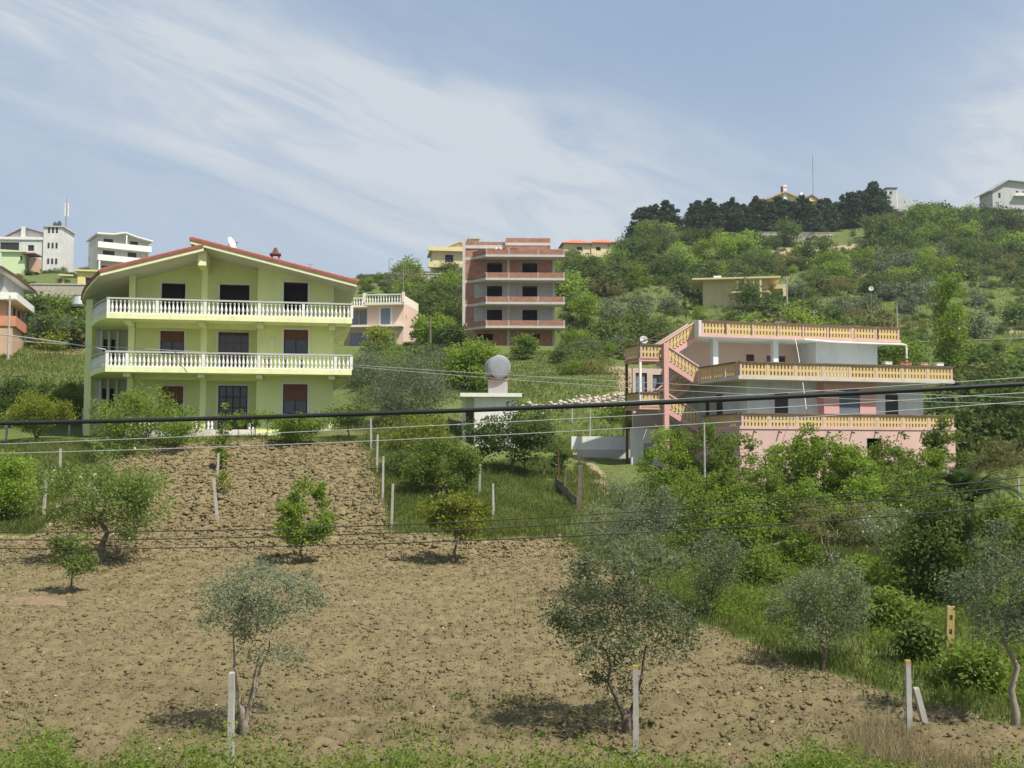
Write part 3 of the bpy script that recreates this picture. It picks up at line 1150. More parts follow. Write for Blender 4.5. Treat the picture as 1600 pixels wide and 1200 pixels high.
    for i in range(14):
        x = 4.95 - i * 0.375
        o = link_mesh('roof_tile', tme, rf)
        o.location = (x, -0.40, zl(x) + 0.055)
        o.rotation_euler = (0, -math.atan(0.292), math.pi)
        o.rotation_euler = (0, math.pi - math.atan(0.292), 0)
    MB().box(4.98, 5.16, -0.2, 12.0, zl(5.1), zr(5.2) - 0.31).build('ridge_wall', T, h)
    x = 9.05
    ch = MB().box(x - 0.3, x + 0.3, 2.4, 3.0, zr(x) - 0.1, zr(x) + 0.62).build('chimney', M['orange_brick'], h)
    cp = MB()
    for dx in (-0.2, 0.2):
        for dy in (-0.2, 0.2):
            cp.box(x + dx - 0.06, x + dx + 0.06, 2.7 + dy - 0.06, 2.7 + dy + 0.06, zr(x) + 0.62, zr(x) + 0.85)
    cp.prism([(x - 0.33, 2.37), (x + 0.33, 2.37), (x + 0.33, 3.03), (x - 0.33, 3.03)], zr(x) + 0.85, zr(x) + 0.92)
    cp.lathe([(0.28, zr(x) + 0.92), (0.16, zr(x) + 1.08), (0.08, zr(x) + 1.3)], x, 2.7)
    cp.build('cap', M['rust'], ch)
    mw = h.matrix_basis.copy()
    mw = Matrix.Translation((O.x, O.y, 1.1)) @ Matrix.Rotation(R(11), 4, 'Z')
    dish('satellite_dish', 'white satellite dish on the ridge of the green house roof', mw @ Vector((6.45, 1.0, zr(6.45) + 0.05)), (0.9, -0.25, 0.35), 0.78, 0.4)
    an = thing('tv_antenna', 'thin aerial on the right roof slope of the green house', 'antenna', mw @ Vector((11.1, 3.0, zr(11.1))))
    MB().tube([(0, 0, 0), (0, 0, 0.95)], 0.018).build('mast', M['metal_grey'], an)
    MB().tube([(-0.2, 0, 0.9), (0.2, 0, 0.9)], 0.012).tube([(-0.14, 0, 0.75), (0.14, 0, 0.75)], 0.012).build('rod', M['metal_grey'], an)
    # pots on the lower balcony
    cols = [('small red flower pot standing left on the lower balcony of the green house', 2.2, 'terracotta', 0.13), ('red flower pot below the middle window balcony of the green house', 3.4, 'terracotta', 0.12),
            ('red flower pot near the balcony door of the green house', 4.3, 'terracotta', 0.14), ('pair-sized red pot right of the balcony door of the green house', 8.75, 'terracotta', 0.12),
            ('pale blue pot at the right on the lower balcony of the green house', 9.7, 'metal_grey', 0.12), ('dark pot with a thin plant under the right window of the green house', 10.6, 'rust', 0.13)]
    for lb, x, mt, r in cols:
        p = thing('flower_pot', lb, 'flower pot', mw @ Vector((x, 0.42, 3.76)), 0, 'pots on the lower balcony')
        MB().lathe([(r * 0.7, 0), (r, 0.24), (r * 1.1, 0.24), (r * 1.1, 0.28)], sides=10).build('pot', M[mt], p)
        leafy = [(rnd.gauss(0, 0.09), rnd.gauss(0, 0.09), 0.3 + rnd.random() * 0.3) for _ in range(60)]
        s_ = MB()
        for a in leafy:
            d1 = Vector((rnd.uniform(-1, 1), rnd.uniform(-1, 1), rnd.uniform(-.3, 1))).normalized() * 0.06
            d2 = d1.cross(Vector((rnd.uniform(-1, 1), rnd.uniform(-1, 1), rnd.uniform(-1, 1)))).normalized() * 0.025
            a = Vector(a)
            s_.quad(a - d1, a + d2, a + d1, a - d2)
        s_.build('plant', M['leaf_mid'], p)
    return mw


GH = green_house()


# ---------------------------------------------------------------- pink house
def pierced_mesh(h=0.80):
    """flat concrete baluster with waists where the two rows of openings are"""
    w = [(0.11, 0), (0.11, 0.07), (0.065, 0.13), (0.062, 0.30), (0.112, 0.36), (0.112, 0.44), (0.062, 0.50), (0.065, 0.67), (0.11, 0.73), (0.11, 0.80)]
    left = [(-a, z * h / 0.8) for a, z in w]
    right = [(a, z * h / 0.8) for a, z in reversed(w)]
    mb = MB()
    # split into quads for clean shading
    for (a0, z0), (a1, z1) in zip(w[:-1], w[1:]):
        z0 *= h / 0.8
        z1 *= h / 0.8
        b = len(mb.v)
        for y in (-0.04, 0.04):
            mb.v += [(-a0, y, z0), (a0, y, z0), (a1, y, z1), (-a1, y, z1)]
        mb.f += [(b, b + 1, b + 2, b + 3), (b + 5, b + 4, b + 7, b + 6), (b + 1, b + 5, b + 6, b + 2), (b + 4, b, b + 3, b + 7)]
    return mb.mesh('baluster', M['yellow_concrete'])


def pink_house():
    O = at(1155, 563, 62)
    zb = -1.3
    h = thing('pink_house', 'pink and pale blue terraced house with yellow pierced parapets and outside stairs', 'house', (O.x, O.y, zb), R(16))
    mw = Matrix.Translation((O.x, O.y, zb)) @ Matrix.Rotation(R(16), 4, 'Z')
    P, B = M['pink_paint'], M['blue_plaster']
    pm = pierced_mesh()

    def parapet(name, p0, p1, z, lbl=None, posts=True, solid=None, npost=8):
        r = MB()
        rail(r, p0, p1, z + 0.9, z + 0.97, 0.24)
        o = r.build(name, M['rail_brown'], h)
        q = MB()
        rail(q, p0, p1, z, z + 0.1, 0.16)
        q.build('parapet_kerb', M['pink_faded'], o)
        v0, v1 = Vector((*p0, 0)), Vector((*p1, 0))
        L = (v1 - v0).length
        t = (v1 - v0) / L
        skip = []
        for i in range(npost + 1):
            s = L * i / npost
            c = v0 + t * min(max(s, 0.09), L - 0.09)
            nn = Vector((-t.y, t.x, 0))
            a, b_ = c - t * 0.085 - nn * 0.09, c + t * 0.085 + nn * 0.09
            k = MB()
            rail(k, (c - t * 0.06)[:2], (c + t * 0.06)[:2], z + 0.1, z + 0.9, 0.12)
            k.build('parapet_post', M['pink_faded'], o)
            skip.append((s - 0.1, s + 0.1))
        run_pieces(pm, 'baluster', o, v0, v1, z + 0.1, 0.225, skip, align=True)
        if solid:
            for a, b_ in solid:
                qq = MB()
                nn = Vector((-t.y, t.x, 0)) * 0.1
                rail(qq, (v0 + t * a + nn)[:2], (v0 + t * b_ + nn)[:2], z + 0.12, z + 0.88, 0.04)
                qq.build('backing_sheet', M['white_dirty'], o)
        return o
    # ground floor
    MB().wall(0, 14.45, -2.0, 2.75, 0.05, 0.25, [(4.6, 5.5, 1.2, 2.3), (8.3, 9.3, 1.0, 2.25)]).wall(0.3, 12, -2.0, 2.75, 0.0, 0.25, [], axis='y').wall(0.3, 12, -2.0, 2.75, 14.2, 0.25, [], axis='y').build('ground_wall', M['pink_faded'], h)
    MB().box(0.3, 14.1, 3.5, 3.6, -2.0, 2.7).build('shade_backing', M['room_shade'], h)  # ground floor gloom painted as a near-black sheet
    MB().prism([(-0.02, 0), (14.47, 0), (14.47, 12), (-0.02, 12)], 2.752, 2.93).build('lower_terrace', M['pink_faded'], h)
    parapet('lower_parapet', (0.1, 0.12), (14.4, 0.12), 2.70, solid=[(0.3, 2.6), (3.7, 5.4), (9.4, 10.2), (11.3, 12.4)])
    parapet('lower_parapet', (0.12, 4.8), (0.12, 0.25), 2.70, npost=3)
    for i in range(9):
        x = 0.9 + i * 1.6
        MB().tube([(x, 0.06, 2.62), (x, -0.22, 2.55)], 0.045, 6).build('spout', M['rust'], h)
    # middle floor
    mid = MB()
    mid.wall(1.26, 5.95, 2.93, 5.6, 1.5, 0.25, [(3.07, 3.98, 3.05, 4.95)])
    mid.wall(9.49, 13.33, 2.93, 5.6, 1.5, 0.25, [(10.63, 11.55, 3.05, 4.95)])
    mid.wall(1.75, 12, 2.93, 5.6, 1.26, 0.25, [(4.6, 5.5, 2.93, 5.0), (6.4, 7.0, 3.6, 4.9)], axis='y')
    mid.wall(1.75, 12, 2.93, 5.6, 13.08, 0.25, [], axis='y')
    mid.build('middle_wall', B, h)
    MB().wall(5.95, 9.49, 2.93, 5.6, 0.8, 0.25, [(6.98, 8.39, 2.98, 5.2)]).wall(1.05, 1.75, 2.93, 5.6, 5.95, 0.25, axis='y').wall(1.05, 1.75, 2.93, 5.6, 9.24, 0.25, axis='y').build('bay', P, h)
    MB().box(1.3, 13.3, 4.5, 4.6, 2.95, 5.55).build('shade_backing', M['room_shade'], h)  # near-black sheet, interior shade of the middle floor put into its colour
    window(h, 3.07, 3.98, 3.05, 4.95, 1.5, trim=None, shutter='shutter_dark', sh_frac=1.0)
    window(h, 10.63, 11.55, 3.05, 4.95, 1.5, trim=None, shutter='shutter_dark', sh_frac=1.0)
    window(h, 6.98, 8.39, 2.98, 5.2, 0.8, trim=None, shutter='shutter_blue', sh_frac=1.0, name='door')
    MB().box(1.30, 1.34, 4.6, 5.5, 2.95, 5.0).build('door', M['wood_dark'], h)
    MB().box(1.30, 1.34, 6.4, 7.0, 3.6, 4.9).build('window', M['glass'], h)
    MB().prism([(-0.05, 0), (14.47, 0), (14.47, 12.5), (-0.25, 12.5), (-0.25, 4.9)], 5.6, 5.8).build('middle_terrace', M['concrete_light'], h)
    parapet('middle_parapet', (0.05, 0.12), (14.42, 0.12), 5.66, solid=[(0.2, 3.4), (7.3, 8.9), (9.6, 10.7)])
    parapet('middle_parapet', (-0.15, 4.75), (0.06, 0.25), 5.66, npost=3)
    # upper floor
    up = MB()
    up.wall(8.79, 13.39, 5.8, 8.6, 6.2, 0.25)
    up.wall(6.45, 13, 5.8, 8.6, 13.14, 0.25, axis='y')
    up.wall(6.45, 8.5, 5.8, 8.6, 8.79, 0.25, axis='y')
    up.wall(8.75, 13, 5.8, 8.6, 0.6, 0.25, axis='y')
    up.build('upper_wall', B, h)
    MB().wall(0.6, 8.79, 5.8, 8.6, 8.5, 0.25, [(5.0, 5.6, 5.8, 7.9), (6.5, 7.9, 6.6, 7.85)]).build('recessed_wall', M['beige_wall'], h)
    window(h, 6.5, 7.9, 6.6, 7.85, 8.5, trim=None, frame='shutter_brown', mull=1, rows=1)
    MB().box(5.0, 5.6, 8.6, 8.65, 5.8, 7.9).build('door', M['wood_dark'], h)
    for x in (1.36, 5.6):
        MB().box(x, x + 0.36, 6.0, 6.36, 5.8, 8.6).build('column', B, h)
    MB().extrude_xz([(13.38, 5.8), (13.38, 6.5), (13.75, 5.8)], 6.25, 6.5).build('buttress', B, h)
    MB().prism([(0.2, 5.35), (14.62, 5.35), (14.62, 13.5), (0.2, 13.5)], 8.6, 8.78).build('roof_terrace', M['pink_faded'], h)
    MB().prism([(0.25, 5.4), (14.57, 5.4), (14.57, 13.4), (0.25, 13.4)], 8.585, 8.598).build('ceiling', B, h)
    parapet('upper_parapet', (0.3, 5.47), (14.57, 5.47), 8.66)
    MB().wall(5.36, 6.1, 8.6, 9.62, 0.08, 0.2, axis='y').build('parapet_end', M['white_dirty'], h)
    # outside stairs on the left
    X0, X1 = -4.1, -2.55
    ya, yb_, yc = 4.9, 6.1, 7.3
    for zl_, nm in ((7.12, 'landing'), (4.2, 'landing')):
        ld = MB().prism([(X0, ya), (X1, ya), (X1, yc), (X0, yc)], zl_ - 0.18, zl_).build(nm, P, h)
        parapet('stair_parapet', (X0 + 0.05, ya + 0.08), (X1 + 0.1, ya + 0.08), zl_ - 0.1, npost=1)
        parapet('stair_parapet', (X0 + 0.08, yc), (X0 + 0.08, ya + 0.2), zl_ - 0.1, npost=1)

    def flight(y0, y1, xa, za, xb, zb_, nm='stair_flight'):
        n = 8
        s = MB()
        for i in range(n):
            t0, t1 = i / n, (i + 1) / n
            xx0, xx1 = xa + (xb - xa) * t0, xa + (xb - xa) * t1
            zz = za + (zb_ - za) * (t1 if zb_ > za else t0)
            s.box(min(xx0, xx1), max(xx0, xx1), y0, y1, zz - 0.34, zz)
        o = s.build(nm, M['concrete_light'], h)
        q = MB()
        rail(q, (xa, y0 - 0.05), (xb, y0 - 0.05), za - 0.35, za - 0.02, 0.1, zb_ - 0.35, zb_ - 0.02)
        q.build('stringer', P, o)
        q = MB()
        rail(q, (xa, y0 - 0.05), (xb, y0 - 0.05), za + 0.83, za + 0.93, 0.2, zb_ + 0.83, zb_ + 0.93)
        rail(q, (xa, y1 - 0.05), (xb, y1 - 0.05), za + 0.8, za + 0.9, 0.1, zb_ + 0.8, zb_ + 0.9)
        q.build('handrail', M['pink_faded'], o)
        run_pieces(pm, 'baluster', o, (xa, y0 - 0.05, 0), (xb, y0 - 0.05, 0), za + 0.03, 0.225, z1=zb_ + 0.03)
    flight(ya + 0.05, yb_, X1 + 0.1, 7.12, -0.2, 5.82)
    flight(yb_ + 0.05, yc, X1 + 0.1, 7.12, 0.25, 8.75)
    flight(ya + 0.05, yb_, X1 + 0.1, 4.2, -0.2, 2.95)
    flight(yb_ + 0.05, yc, X1 + 0.1, 4.2, -0.2, 5.75)
    MB().box(X1 - 0.05, X1 + 0.25, ya - 0.28, ya + 0.0, -1.0, 8.05).build('stair_column', P, h)
    MB().box(X0 + 0.02, X0 + 0.16, ya + 0.02, ya + 0.16, 4.2, 6.94).build('stair_column', M['white_paint'], h)
    MB().box(X0 + 0.02, X0 + 0.16, yc - 0.2, yc - 0.06, -1.0, 6.94).build('stair_column', M['rust'], h)
    MB().wall(-2.6, 0.6, 2.0, 6.9, 9.6, 0.2, [(-2.4, -1.6, 5.2, 6.6), (-1.2, -0.4, 5.6, 6.5)]).build('rear_wing', M['beige_wall'], h)
    window(h, -2.4, -1.6, 5.2, 6.6, 9.6, trim=None, pane='glass_pale')
    window(h, -1.2, -0.4, 5.6, 6.5, 9.6, trim=None, pane='glass_pale')
    q = MB()
    rail(q, (X0 + 0.1, 10.5), (0.2, 8.2), 7.75, 7.83, 0.12, 9.5, 9.58)
    q.build('rear_rail', M['rail_brown'], h)
    MB().wall(-4.0, 0.0, -1.5, 2.9, 6.5, 0.2, [(-3.2, -2.5, 1.0, 2.0)]).build('store_wall', M['white_dirty'], h)
    # white drain pipe
    q = MB()
    q.tube([(7.4, 5.28, 8.62), (9.5, 5.26, 8.52), (12, 5.26, 8.5), (14.75, 5.26, 8.5), (14.95, 5.28, 8.45), (14.98, 5.3, 8.3), (14.98, 5.3, 5.8)], 0.06, 8)
    q.build('drain_pipe', M['white_paint'], h)
    # planters on the middle parapet
    for i, (x, lb, mt, w) in enumerate(((9.9, 'white planter at the left end of the plants on the pink house terrace', 'white_paint', 0.45), (11.1, 'long terracotta planter on the middle terrace of the pink house', 'terracotta', 0.8),
                                       (12.4, 'earth coloured planter with green leaves on the pink house terrace', 'tan_wall', 0.5), (13.5, 'white planter at the right end of the pink house terrace', 'white_paint', 0.5))):
        p = thing('planter', lb, 'planter', mw @ Vector((x, 0.12, 6.662)), R(16), 'planters on the terrace parapet')
        MB().prism([(-w / 2, -0.1), (w / 2, -0.1), (w / 2, 0.1), (-w / 2, 0.1)], 0, 0.16).prism([(-w / 2 - 0.02, -0.12), (w / 2 + 0.02, -0.12), (w / 2 + 0.02, 0.12), (-w / 2 - 0.02, 0.12)], 0.161, 0.19).build('trough', M[mt], p)
        s_ = MB()
        for _ in range(int(130 * w)):
            a = Vector((rnd.uniform(-w / 2, w / 2) * 1.2, rnd.gauss(0, 0.1), 0.16 + abs(rnd.gauss(0, 0.16))))
            d1 = Vector((rnd.uniform(-1, 1), rnd.uniform(-1, 1), rnd.uniform(-.3, 1))).normalized() * 0.07
            d2 = d1.cross(Vector((rnd.uniform(-1, 1), rnd.uniform(-1, 1), rnd.uniform(-1, 1)))).normalized() * 0.03
            s_.quad(a - d1, a + d2, a + d1, a - d2)
        s_.build('plant', M['leaf_mid'], p)
    dish('satellite_dish', 'round grey dish behind the outside stairs of the pink house', mw @ Vector((-1.5, 10.5, 8.2)), (0.25, -0.95, 0.25), 0.55, 0.6, 'grey_plaster')
    dish('satellite_dish', 'tilted white dish seen edge-on above the right end of the pink house', mw @ Vector((14.2, 10.5, 8.78)), (0.95, -0.2, 0.35), 1.1, 0.9)
    a = thing('tv_antenna', 'aerial on a thin mast on the pink house roof', 'antenna', mw @ Vector((9.3, 11.5, 8.78)))
    MB().tube([(0, 0, 0), (0, 0, 1.9)], 0.025).build('mast', M['metal_grey'], a)
    MB().tube([(-0.4, 0, 1.75), (0.4, 0, 1.75)], 0.02).tube([(-0.3, 0, 1.55), (0.3, 0, 1.55)], 0.02).build('rod', M['metal_grey'], a)
    return mw


PH = pink_house()


# ---------------------------------------------------------------- unfinished brick block
def brick_block():
    d = 134.0
    p = at(723, 549, d)
    h = thing('unfinished_building', 'unfinished red hollow-brick block with bare concrete floors and dark empty windows', 'building', (p.x, p.y - 2.2, p.z + 0.3), R(1.5))
    BR, C, CL = M['brick'], M['concrete'], M['concrete_light']
    k = 0.3
    levels = [2.07 + k, 5.0 + k, 7.96 + k, 10.85 + k]
    W0, W1 = 0.0, 11.5
    plan = [(1.2, 2.2), (2.85, 0), (12.6, 0), (12.6, 2.6), (11.5, 2.6), (11.5, 12), (0, 12), (0, 2.2)]
    wins = [(3.05, 4.92), (7.45, 9.3)]
    zb = [-2.0] + [l + 0.28 for l in levels[:3]]
    zt = levels
    for i in range(4):
        if i == 0:
            holes = [(1.9, 3.8, 1.1, 1.9), (8.0, 9.6, 1.1, 1.9)]
        else:
            holes = [(a, b, zb[i] + 0.35, zt[i] - 0.38) for a, b in wins]
        x0 = 0.36 if i in (0, 3) else 1.45
        mat = BR if i in (0, 3) else C
        MB().wall(x0, W1 - 0.3, zb[i], zt[i], 2.2, 0.25, holes).build('front_wall', mat, h)
        if i in (1, 2):
            MB().wall(0.36, 1.45, zb[i], zt[i], 2.2, 0.25).build('front_wall', BR, h)
        MB().wall(2.46, 12, zb[i], zt[i], W1 - 0.26, 0.25, axis='y').wall(2.46, 12, zb[i], zt[i], 0.02, 0.25, axis='y').build('side_wall', BR, h)
        MB().box(0.3, 11.2, 6, 6.1, zb[i], zt[i]).build('shade_backing', M['room_shade'], h)  # shade inside each storey is the near-black colour of this sheet
        cc = MB()
        for x in (5.55,):
            cc.box(x, x + 0.32, 2.16, 2.5, zb[i], zt[i])
        cc.box(W1 - 0.3, W1, 2.17, 2.46, zb[i], zt[i])
        cc.build('column', CL, h)
        MB().prism(plan, zt[i], zt[i] + 0.28).build('floor_slab', CL, h)
        z = zt[i] + 0.28
        ph = 0.66
        q = MB()
        rail(q, (2.88, 0.13), (12.58, 0.13), z, z + ph, 0.2)
        rail(q, (1.32, 2.15), (2.85, 0.18), z, z + ph, 0.2)
        rail(q, (12.47, 0.25), (12.47, 2.5), z, z + ph, 0.2)
        pr = q.build('parapet', BR, h)
        for x in (2.9, 5.6, 9.2, 12.35):
            MB().box(x, x + 0.16, 0.0, 0.26, z + 0.002, z + ph + 0.03).build('parapet_post', C, pr)
    MB().box(0, 0.35, 2.15, 2.47, -2, 13.5 + k).build('column', CL, h)
    z4 = levels[3] + 0.28
    # roof storey
    MB().wall(0.36, 5.3, z4, 12.6 + k, 4.0, 0.25, [(4.3, 5.0, 11.6 + k, 12.4 + k)]).build('roof_storey_wall', BR, h)
    MB().box(0.05, 5.35, 3.9, 8, 12.6 + k, 13.0 + k).build('roof_band', CL, h)
    MB().box(0.1, 5.3, 4.0, 8, 13.0 + k, 13.45 + k).build('roof_parapet', BR, h)
    MB().wall(5.4, 11.0, z4, 12.9 + k, 3.4, 0.25, [(6.0, 7.0, 11.7 + k, 12.5 + k)]).wall(3.65, 8, z4, 12.9 + k, 10.75, 0.25, axis='y').wall(3.65, 8, z4, 12.9 + k, 5.4, 0.25, axis='y').build('stair_head', BR, h)
    MB().box(5.38, 11.05, 3.35, 8.1, 12.9 + k, 13.25 + k).build('roof_band', CL, h)
    MB().box(5.42, 11.0, 3.45, 8.0, 13.25 + k, 13.85 + k).build('roof_parapet', BR, h)
    for x in (4.15, 4.75):
        MB().lathe([(0.16, z4), (0.16, z4 + 0.3), (0.1, z4 + 0.5), (0.2, z4 + 0.8), (0.1, z4 + 1.1), (0.16, z4 + 1.3), (0.16, z4 + 1.5)], x, 3.4, 8).build('white_baluster_post', M['white_paint'], h)


brick_block()


# ---------------------------------------------------------------- generic distant house
def house(name, label, px, py, d, rz, w, dep, ht, wall_m, cat='house', roof=None, roof_m='roof_orange', wins=(), side_wins=(), side='right', over=0.6, pitch=0.28,
          balconies=(), base=3.0, win_m='room_shade', extra=None, group=None, fascia='white_paint'):
    p = at(px, py, d)
    h = thing(name, label, cat, p, R(rz), group)
    WM = M[wall_m]
    MB().wall(0, w, -base, ht, 0, 0.25, [(a, b, c, e) for a, b, c, e in wins]).build('front_wall', WM, h)
    sh = list(side_wins)
    rs = MB()
    rs.wall(0.25, dep, -base, ht, w - 0.25, 0.25, sh if side == 'right' else [], axis='y')
    rs.wall(0.25, dep, -base, ht, 0.0, 0.25, sh if side == 'left' else [], axis='y')
    rs.wall(0.25, w - 0.25, -base, ht, dep - 0.25, 0.25)
    rs.build('side_wall', WM, h)
    MB().box(0.26, w - 0.26, 0.26, dep - 0.26, -base, ht - 0.02).build('room', M['room_shade'], h) if False else None
    if wins:
        for a, b, c, e in wins:
            s = MB()
            f = 0.08
            s.box(a, a + f, 0.08, 0.2, c, e).box(b - f, b, 0.08, 0.2, c, e).box(a + f, b - f, 0.08, 0.2, e - f, e).box(a + f, b - f, 0.08, 0.2, c, c + f)
            wo = s.build('window', M['white_paint'], h)
            MB().box(a + 0.02, b - 0.02, 0.18, 0.22, c + 0.02, e - 0.02).build('pane', M[win_m], wo)
    xo = (w - 0.2, w - 0.16) if side == 'right' else (0.16, 0.2)
    for a, b, c, e in sh:
        MB().box(xo[0], xo[1], a + 0.02, b - 0.02, c + 0.02, e - 0.02).build('window', M[win_m], h)
    o = over
    if roof == 'hip':
        mb = MB()
        A = [(-o, -o), (w + o, -o), (w + o, dep + o), (-o, dep + o)]
        rh = pitch * min(w, dep) / 1
        e = min(w, dep) / 2
        r0 = (e, dep / 2) if w >= dep else (w / 2, e)
        r1 = (w - e, dep / 2) if w >= dep else (w / 2, dep - e)
        mb.prism(A, ht - 0.12, ht + 0.02)
        b = len(mb.v)
        mb.v += [(x, y, ht + 0.02) for x, y in A] + [(*r0, ht + rh), (*r1, ht + rh)]
        if w >= dep:
            mb.f += [(b, b + 1, b + 5, b + 4), (b + 1, b + 2, b + 5), (b + 2, b + 3, b + 4, b + 5), (b + 3, b, b + 4)]
        else:
            mb.f += [(b, b + 1, b + 4), (b + 1, b + 2, b + 5, b + 4), (b + 2, b + 3, b + 5), (b + 3, b, b + 4, b + 5)]
        mb.build('roof', M[roof_m], h)
    elif roof == 'gable':      # gable end faces the front
        rh = pitch * w
        MB().extrude_xz([(0, ht), (w / 2, ht + rh), (w, ht)], 0, 0.25).extrude_xz([(0, ht), (w / 2, ht + rh), (w, ht)], dep - 0.25, dep).build('gable', WM, h)
        k = pitch * 2
        t = 0.22
        z0 = ht - k * o
        for nm, mt, lo, hi in (('roof', fascia, 0.02, 0.2), ('roof_tiles', roof_m, 0.2, 0.36)):
            MB().extrude_xz([(-o, z0 + lo), (w / 2, ht + rh + lo), (w + o, z0 + lo), (w + o, z0 + hi), (w / 2, ht + rh + hi), (-o, z0 + hi)], -o, dep + o).build(nm, M[mt], h)
    elif roof == 'flat':
        MB().box(-o, w + o, -o, dep + o, ht, ht + 0.25).build('roof', M[roof_m], h)
    for x0, x1, z, dp, ph, mt in balconies:
        b = MB().box(x0, x1, -dp, -0.002, z - 0.2, z).build('balcony', M[mt], h)
        q = MB()
        rail(q, (x0, -dp + 0.08), (x1, -dp + 0.08), z, z + ph, 0.15)
        rail(q, (x0 + 0.08, -dp + 0.16), (x0 + 0.08, 0), z, z + ph, 0.15)
        rail(q, (x1 - 0.08, -dp + 0.16), (x1 - 0.08, 0), z, z + ph, 0.15)
        q.build('parapet', M[mt], b)
    if extra:
        extra(h, w, dep, ht)
    return h


# pale pink house behind the green one
def ex_peach(h, w, dep, ht):
    me = turned(M['white_paint'], 0.8, 1.3)
    b = MB().box(-0.3, 4.8, -0.9, -0.004, ht - 0.25, ht - 0.002).build('roof_edge', M['peach_light'], h)
    q = MB()
    rail(q, (-0.3, -0.8), (4.8, -0.8), ht + 0.92, ht + 1.05, 0.2)
    rail(q, (-3.4, 0.9), (-0.4, 0.9), ht + 0.8, ht + 0.93, 0.2)
    q.build('handrail', M['white_paint'], b)
    q = MB().box(-0.3, 0.0, -0.95, -0.65, ht, ht + 1.2).box(4.6, 4.9, -0.95, -0.65, ht, ht + 1.25)
    q.build('post', M['peach_light'], b)
    run_pieces(me, 'baluster', b, (0.05, -0.8, 0), (4.55, -0.8, 0), ht, 0.34)
    run_pieces(me, 'baluster', b, (-3.4, 0.9, 0), (-0.4, 0.9, 0), ht - 0.1, 0.34)
    # side parapet of the terrace, slab of the lower balcony, glazed bay at the left
    MB().box(w - 0.2, w + 0.012, -0.6, dep, ht, ht + 1.0).build('parapet', M['peach_light'], h)
    MB().box(w + 0.002, w + 0.012, 0.0, dep, -2, 3.4).build('side_render', M['peach_light'], h) if False else None
    MB().box(-3.6, 4.7, -1.0, -0.003, 3.0, 3.25).build('balcony', M['peach_light'], h)
    MB().box(-3.6, -0.003, 0.7, dep - 1, ht - 0.3, ht - 0.1).build('bay_roof', M['peach_light'], h)
    MB().wall(-3.6, -0.003, -2, ht - 0.3, 2.4, 0.2, [(-3.3, -1.8, 3.4, 5.4), (-1.6, -0.2, 3.4, 5.4), (-2.8, -0.4, 0.2, 2.6)]).build('bay_wall', M['tan_wall'], h)
    for a, b_, c, e in ((-3.3, -1.8, 3.4, 5.4), (-1.6, -0.2, 3.4, 5.4), (-2.8, -0.4, 0.2, 2.6)):
        MB().box(a, b_, 2.5, 2.54, c, e).build('pane', M['glass_pale'], h)
    MB().box(1.5, 3.2, -0.06, -0.004, 3.26, 5.5).build('shutter_surround', M['white_paint'], h)
    s = MB()
    for i in range(16):
        s.quad((1.75, -0.075, 3.3 + i * 0.13), (2.95, -0.075, 3.3 + i * 0.13), (2.95, -0.065, 3.43 + i * 0.13), (1.75, -0.065, 3.43 + i * 0.13))
    s.build('shutter', M['glass_pale'], h)


house('pale_pink_house', 'pale pink two-storey house with a white roof balustrade behind the green house', 573, 550, 133, -8, 4.6, 8, 5.95, 'peach_wall', wins=[(2.4, 3.6, 0.4, 2.4)], side_wins=[(1.2, 1.7, 3.9, 4.6), (4.0, 4.5, 3.9, 4.6)],
      win_m='glass_pale', extra=ex_peach)


# cream villa left of the brick block
def ex_cream(h, w, dep, ht):
    MB().box(7.4, 9.2, 0.5, 6, ht - 1, ht + 2.6).build('stair_tower', M['cream_wall'], h)
    MB().box(7.1, 9.5, 0.2, 6.3, ht + 2.6, ht + 2.85).build('tower_roof', M['concrete_light'], h)
    MB().extrude_xz([(1.5, ht + 0.3), (5.5, ht + 1.9), (8.5, ht + 0.6), (8.5, ht + 0.3)], 1, 6).build('roof', M['cream_wall'], h)
    MB().extrude_xz([(1.2, ht + 0.2), (5.5, ht + 1.95), (8.8, ht + 0.6), (8.8, ht + 0.78), (5.5, ht + 2.15), (1.2, ht + 0.4)], 0.6, 6.4).build('roof_tiles', M['concrete_light'], h)


house('cream_villa', 'cream villa with rounded balconies on the rise left of the brick block', 676, 440, 215, 8, 9.5, 8, 6.3, 'cream_wall', roof='flat', roof_m='cream_wall', wins=[(2.4, 4.2, 3.7, 5.6), (6.6, 8.2, 2.9, 5.2), (6.6, 8.0, 0.0, 2.0)], balconies=[(-1, 5.6, 2.9, 1.2, 0.9, 'cream_wall'), (5.8, 9.6, 2.2, 1.3, 0.9, 'cream_wall'), (-1, 9.6, 6.3, 0.9, 0.6, 'cream_wall')], extra=ex_cream)
house('red_roof_house', 'small house with orange pyramid roof on the crest right of the brick block', 882, 398, 235, 5, 5.6, 5.6, 2.6, 'cream_wall', roof='hip', wins=[(2.6, 4.0, 0.9, 1.9)], pitch=0.26)
house('red_roof_house', 'second orange roofed house further right on the crest beside the hillside trees', 924, 398, 245, 5, 5.2, 5.2, 2.8, 'cream_wall', roof='hip', wins=[(1.0, 2.2, 0.9, 1.9)], pitch=0.26)


